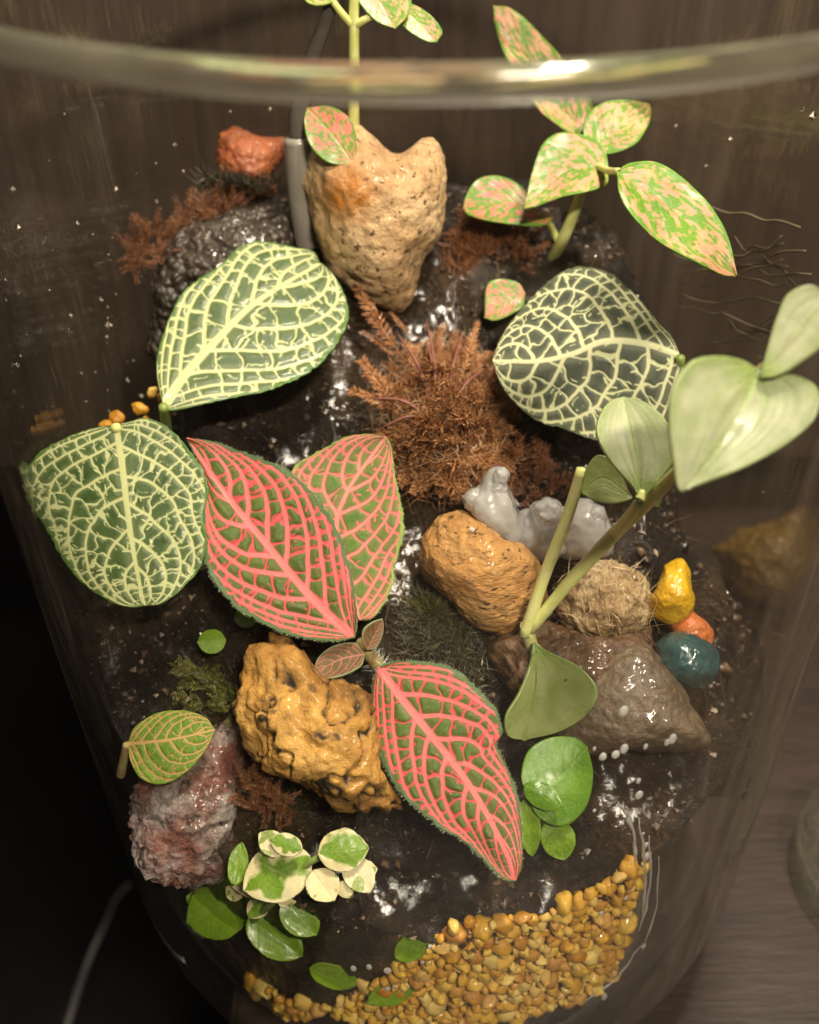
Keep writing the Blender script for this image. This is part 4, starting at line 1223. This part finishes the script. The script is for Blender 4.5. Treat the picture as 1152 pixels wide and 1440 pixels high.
# ------------------------------------------------------------------ moss
def frond_mesh(seed, n=17, ln=1.0, w=.24):
    rg = np.random.default_rng(seed)
    V, Fq = [], []
    cv = rg.normal(0, .10, 2)
    def ax(q): return np.array([cv[0] * q * q, q * ln, cv[1] * q * q + .10 * math.sin(q * 3)])
    def strip(p0, p1, wd, nrm):
        d = norm(p1 - p0)
        s = norm(np.cross(d, nrm))
        n0 = len(V)
        mid = p0 * .55 + p1 * .45 + np.array(nrm) * .01
        V.extend([p0, mid - s * wd, p1, mid + s * wd])
        Fq.append((n0, n0 + 1, n0 + 2, n0 + 3))
    for i in range(10):
        a_, b_ = ax(i / 10), ax((i + 1) / 10)
        strip(a_ - (b_ - a_) * .3, b_ + (b_ - a_) * .3, .012, (0, 0, 1))
        strip(a_ - (b_ - a_) * .3, b_ + (b_ - a_) * .3, .012, (1, 0, 0))
    for i in range(n):
        q = .12 + .85 * i / n
        for sd in (-1, 1):
            p = ax(q)
            l = w * (math.sin(min(1, q * 1.25 + .1) * 2.6) * .8 + .25) * rg.uniform(.8, 1.15)
            d = norm([sd * rg.uniform(.6, .9), rg.uniform(.45, .8), rg.normal(.15, .25)])
            tip = p + d * l
            strip(p, tip, .012, norm([rg.normal(0, .4), rg.normal(0, .3), 1]))
            for j in range(4):
                qq = .3 + .2 * j
                pp = p + d * l * qq
                for s2 in (-1, 1):
                    d2 = norm(d + np.array([s2 * .5 * d[1], -s2 * .5 * d[0], rg.normal(.1, .3)]))
                    strip(pp, pp + d2 * l * .38 * (1.1 - qq), .009, norm([rg.normal(0, .5), rg.normal(0, .5), 1]))
    me = bpy.data.meshes.new('frond')
    me.from_pydata([tuple(v) for v in V], [], Fq)
    return me
def fronds(root, spots, mat, name='frond', nvar=6, seed=1, slim=False):
    ms = []
    for i in range(nvar):
        me = frond_mesh(seed * 50 + i, 24, 1.0, .13) if slim else frond_mesh(seed * 50 + i)
        me.materials.append(mat)
        ms.append(me)
    for (p, d, up, ln) in spots:
        o = bpy.data.objects.new(name, random.choice(ms))
        COL.objects.link(o)
        d = norm(d)
        x = norm(np.cross(d, up))
        z = np.cross(x, d)
        Mx = Matrix(((x[0], d[0], z[0], p[0]), (x[1], d[1], z[1], p[1]), (x[2], d[2], z[2], p[2]), (0, 0, 0, 1)))
        o.parent = root
        o.matrix_world = Mx @ Matrix.Scale(ln, 4)
        o.matrix_parent_inverse = Matrix.Translation(-root.location)
        o.matrix_basis = Mx @ Matrix.Scale(ln, 4)
# orange feathery clump
om = thing('orange_moss_clump', tuple(on_soil(620, 640)), 'bushy rust-orange feathery moss clump in the middle of the soil', 'moss')
ctr = on_soil(625, 612, .006)
spots = []
for i in range(290):
    u = RNG.uniform(0, 1) ** .5
    b = RNG.uniform(0, 2 * math.pi)
    px = 622 + u * 100 * math.cos(b)
    py = 585 + u * 118 * math.sin(b) * (1.05 if math.sin(b) > 0 else 1.0)
    p = on_soil(622 + .62 * (px - 622) + RNG.normal(0, 9), 600 + .62 * (py - 600) + RNG.normal(0, 9), .002 + .004 * RNG.uniform())
    q = on_soil(px, py, .004 + .016 * (1 - u * u) + RNG.normal(0, .002))
    d = q - p
    ln = np.linalg.norm(d) * RNG.uniform(.9, 1.2)
    spots.append((p, d, norm(RNG.normal(0, .35, 3) + np.array([0, -.5, .8])), max(.008, ln)))
spots_long = []
for (bx, by, tx, ty, l1) in ((565, 500, 488, 414, .010), (560, 505, 510, 462, .008), (575, 470, 545, 440, .006), (615, 510, 618, 458, .008), (650, 530, 672, 455, .012), (640, 540, 650, 480, .010),
                             (600, 590, 486, 556, .008), (600, 600, 505, 530, .008), (690, 560, 690, 500, .012), (575, 600, 500, 500, .010)):
    p, q = on_soil(bx, by, l1), on_soil(tx, ty, l1 + .002)
    spots_long.append((p, q - p, norm(np.array([0, -.6, .8])), np.linalg.norm(q - p)))
fronds(om, spots_long, M['moss_orange'], seed=3, slim=True)
fronds(om, spots, M['moss_orange'], seed=2)
for (tx, ty) in ((560, 470), (600, 450), (520, 560), (650, 470), (680, 520), (600, 480), (540, 600)):
    p, q = on_soil(622, 605, .012), on_soil(tx, ty, .016)
    tube('stem', [p, (p + q) / 2 + np.array([0, 0, .003]), q], [.0005, .0004, .0002], M['moss_stem'], om, 12, 6)
sp = []
for i in range(2000):
    u = RNG.uniform(0, 1) ** .5
    b = RNG.uniform(0, 2 * math.pi)
    px, py = 622 + u * 102 * math.cos(b), 588 + u * 122 * math.sin(b)
    sp.append(on_soil(px, py, .003 + .015 * (1 - u * u)))
hairs('filament', sp, .0034, 0, M['moss_thread'], om, spread=.9, base_dir=(0, -.4, .7), width=.00004, kind='stuff')
# brown moss trailing right of it and on the left mound
def moss_clump(label, pix, n, mat, spread, ln, lift=.002, name='moss_clump', seed=4, up=.7):
    r0 = on_soil(*np.mean(pix, 0))
    root = thing(name, tuple(r0), label, 'moss')
    sp = []
    for i in range(n):
        c_ = pix[RNG.integers(0, len(pix))]
        p = on_soil(c_[0] + RNG.normal(0, spread), c_[1] + RNG.normal(0, spread * .8), lift)
        d = norm(RNG.normal(0, .8, 3) + np.array([0, -.3, up]))
        sp.append((p, d, norm(RNG.normal(0, .4, 3) + np.array([0, -.7, .6])), ln * RNG.uniform(.6, 1.3)))
    fronds(root, sp, mat, seed=seed)
    return root
moss_clump('brown curly moss trailing above the clear gel lump', [(690, 640), (715, 650), (740, 662), (765, 678), (785, 690), (650, 690), (610, 690), (590, 665)], 90, M['moss_brown'], 14, .0075, .002, seed=5)
moss_clump('rust brown moss tuft at the edge of the black pebbled stone', [(195, 345), (215, 335), (200, 365), (235, 350), (255, 330), (270, 310), (290, 300), (320, 290)], 110, M['moss_brown'], 8, .0058, .012, seed=6)
moss_clump('brown moss on the slope right of the heart-shaped stone', [(690, 330), (720, 335), (745, 345), (670, 320), (730, 360)], 90, M['moss_brown'], 13, .006, .006, seed=7)
moss_clump('olive brown moss sprigs above the red grey stone', [(275, 950), (300, 965), (318, 985), (290, 990), (335, 1000)], 28, M['moss_green'], 7, .0065, .003, seed=8)
moss_clump('brown fuzzy moss under the golden stone', [(360, 1095), (385, 1120), (400, 1135), (370, 1130), (345, 1110)], 50, M['moss_brown'], 9, .0045, .003, seed=9)

def turf(name, label, poly_px, n, ln, mat, lift=0.0, width=.00007, spread=.5):
    sp = []
    c_ = np.array(poly_px, float)
    for i in range(n):
        w = RNG.dirichlet(np.ones(len(c_)) * .6)
        q = w @ c_
        p = on_soil(q[0], q[1], lift)
        sp.append(p)
    sp = np.array(sp)
    sp[:, 2] = soil_z(sp[:, 0], sp[:, 1]) + lift
    o = hairs(name, sp, ln, 0, mat, spread=spread, width=width, base_dir=(0, -.25, .8))
    return tag(o, label, 'moss', kind='stuff')
turf('black_moss', 'short blackish moss carpet between the golden and ochre stones', [(550, 810), (600, 800), (640, 860), (690, 900), (715, 960), (690, 1000), (640, 930), (580, 930), (545, 880), (540, 930)], 7500, .0034, M['moss_black'], .001, .00009)
turf('dark_turf', 'short dark moss growing sparsely over the front soil slope', [(400, 1130), (560, 1160), (700, 1230), (820, 1150), (640, 1100), (250, 930), (180, 980), (240, 860), (470, 1180), (330, 930)], 3200, .0022, M['moss_black'], .0003, .00008)
turf('green_moss', 'sparse olive green moss tips in the black moss', [(590, 845), (610, 860), (595, 880), (660, 910), (620, 905), (570, 860), (690, 975)], 900, .0036, M['moss_green'], .002, .0001)
turf('black_moss', 'short dark moss on the slope behind the green nerve leaf', [(320, 305), (400, 300), (410, 335), (300, 335), (270, 320)], 1500, .0026, M['moss_black'], .006)
turf('brown_turf', 'thin brown root hairs over the slope beside the heart-shaped stone', [(600, 400), (640, 330), (700, 320), (740, 360), (680, 400), (650, 440)], 1500, .003, M['moss_brown'], .001)

fx_, fy_ = RNG.normal(0, .034, 1400), RNG.normal(0, .034, 1400)
ok_ = np.hypot(fx_, fy_) < .072
fx_, fy_ = fx_[ok_], fy_[ok_]
fz_ = soil_z(fx_, fy_) + .0007
tag(hairs('root_fibres', np.stack([fx_, fy_, fz_], -1), .006, 0, M['fibre_brown'], dirs=[(math.cos(q), math.sin(q), .5 * math.sin(q)) for q in RNG.uniform(0, 6.28, len(fx_))], spread=.12, width=.00007, curve=.35),
    'thin brown root fibres lying over the dark soil', 'fibres', kind='stuff')
# ------------------------------------------------------------------ tube, cable, second glass, drops, grit
tb = thing('airline_tube', tuple(at_y(432, 340, .050)), 'milky plastic tube standing beside the heart-shaped stone', 'tube')
tube('milky_sleeve', [at_y(434, 345, .050), at_y(424, 270, .051), at_y(419, 195, .052)], [.0029, .0030, .0032], M['white_plastic'], tb)
tube('clear_tube', [at_y(419, 197, .052), at_y(421, 150, .053), at_y(440, 80, .055), at_y(468, 0, .057), at_y(474, -40, .058)], [.0022, .0018, .0015, .0013], M['dark_plastic'], tb)
cb = tube('white_cable', [tuple(at_z(80, 1500, -.10)), tuple(at_z(98, 1430, -.16)), tuple(at_z(125, 1350, -.34)), tuple(at_z(150, 1295, -.55)), tuple(at_z(175, 1250, -.695)), tuple(at_z(260, 1190, -.696))], [.0016, .0016], M['cable'], n=60)
tag(cb, 'thin white cable hanging down into the dark beside the table', 'cable')
gp = at_z(1124, 1290, TZ)
gcx, gcy = gp[0] + .031, gp[1] + .010
lathe_prof = [(.0001, .0012), (.022, .0008), (.027, .002), (.0292, .005), (.030, .009), (.0305, .0125), (.0298, .0132), (.0288, .0122), (.0280, .0085), (.0260, .0060), (.023, .0052), (.0001, .0048)]
gl2 = lathe('glass_dish', [(r_, z_ + TZ) for r_, z_ in lathe_prof], M['glass_dish'], 90, center=(gcx, gcy))
tag(gl2, 'low clear glass dish on the table beside the jar', 'glass')

DROPS = [(877, 1000), (923, 980), (836, 1053), (848, 1064), (866, 1061), (878, 1053), (908, 1050), (938, 1044), (946, 1039), (898, 1098), (899, 1118), (905, 1172), (909, 1188), (911, 1203), (880, 1263), (846, 1284), (905, 1330),
         (545, 1365), (577, 1352), (594, 1353), (605, 1331), (497, 1362), (519, 1360), (500, 1397), (545, 1391), (556, 1388), (850, 1402), (836, 1140)]
bm = bmesh.new()
bmesh.ops.create_uvsphere(bm, u_segments=14, v_segments=9, radius=1)
dme = bpy.data.meshes.new('drop')
bm.to_mesh(dme)
bm.free()
dme.polygons.foreach_set('use_smooth', np.full(len(dme.polygons), True))
dme.materials.append(M['drop'])
for (px, py) in DROPS:  # drops whitened as lamp glints; those by the slab replace glass reflections
    p = wall_hit(px, py, inset=.0004)
    o = bpy.data.objects.new('glint_drop', dme)
    COL.objects.link(o)
    o.location = p
    th_ = math.atan2(p[1], p[0])
    o.rotation_euler = (0, 0, th_)
    s = random.uniform(.00028, .0009)
    o.scale = (s * .6, s, s * random.uniform(1.1, 1.6))
    lb_ = 'bright water drop on the glass over the small front leaves' if px < 700 else ('white drop standing in for a lamp reflection along the wedge-shaped slab' if py < 1080 else 'water drop whitened as a lamp glint beside the end of the gravel')
    tag(o, lb_, 'drop', 'water drops and lamp glints on the front glass')
# grit flecks on the inside of the glass, back left
V, Fq = [], []
for i in range(75):
    px, py = RNG.uniform(0, 420), RNG.uniform(150, 640)
    if i % 3 == 0: px, py = RNG.normal(140, 40), RNG.normal(500, 70)
    if i > 58: px, py = RNG.uniform(900, 1150), RNG.uniform(150, 700)
    p = wall_hit(px, py, far=True, inset=.0006)
    s = RNG.uniform(.00012, .0005) * (1.7 if i % 9 == 0 else 1)
    if p[2] > ZR: continue
    n0 = len(V)
    for dv in ((1, 0, 0), (-1, 0, 0), (0, 1, 0), (0, -1, 0), (0, 0, 1.5), (0, 0, -1.5)):
        V.append(p + np.array(dv) * s)
    Fq += [(n0 + a_, n0 + b_, n0 + c_) for a_ in (0, 1) for b_ in (2, 3) for c_ in (4, 5)]
gr = mesh_np('grit', np.array(V), np.array(Fq), M['grit'])
tag(gr, 'pale grit flecks stuck on the inside of the glass', 'grit', kind='stuff')

# pale roots clinging to the right back glass
rt_ = thing('pale_roots', tuple(wall_hit(1060, 470, far=True, inset=.002)), 'thin pale roots fanned out on the right back glass', 'roots')
for i in range(16):
    px, py = 1150 - RNG.uniform(0, 60), 320 + i * 11
    dx, dy2 = -RNG.uniform(16, 30), RNG.normal(0, 6)
    pts = []
    for q in range(7):
        pts.append(wall_hit(px, py, far=True, inset=.0015))
        px += dx + RNG.normal(0, 4)
        py += dy2 + RNG.normal(0, 7)
    tube('root', pts, [.00028, .0003, .00012], M['root'], rt_, 24, 5)

# pale tubes added as highlight streaks in the glass beside the gravel
HIGHLIGHTS = [((884, 1140), (892, 1175), (893, 1215), .00040), ((898, 1150), (907, 1215), (903, 1292), .00036), ((914, 1175), (914, 1250), (897, 1312), .00030), ((926, 1205), (922, 1275), (903, 1338), .00026), ((868, 1128), (880, 1143), (884, 1160), .00034),
        ((900, 1330), (870, 1372), (820, 1410), .00022)]
for i, (p0_, p1_, p2_, r_) in enumerate(HIGHLIGHTS):
    path = spline([p0_, p1_, p2_], 9)
    pts = [wall_hit(q[0] + RNG.normal(0, .8), q[1], inset=.0002) for q in path]
    o = tube('highlight_streak', pts, [r_ * .3, r_, r_ * .7, r_ * 1.1, r_ * .25], M['drop'], n=36, seg=8)
    tag(o, 'thin bright streak standing in for a highlight in the glass beside the gravel', 'water streak', 'highlight streaks on the glass')
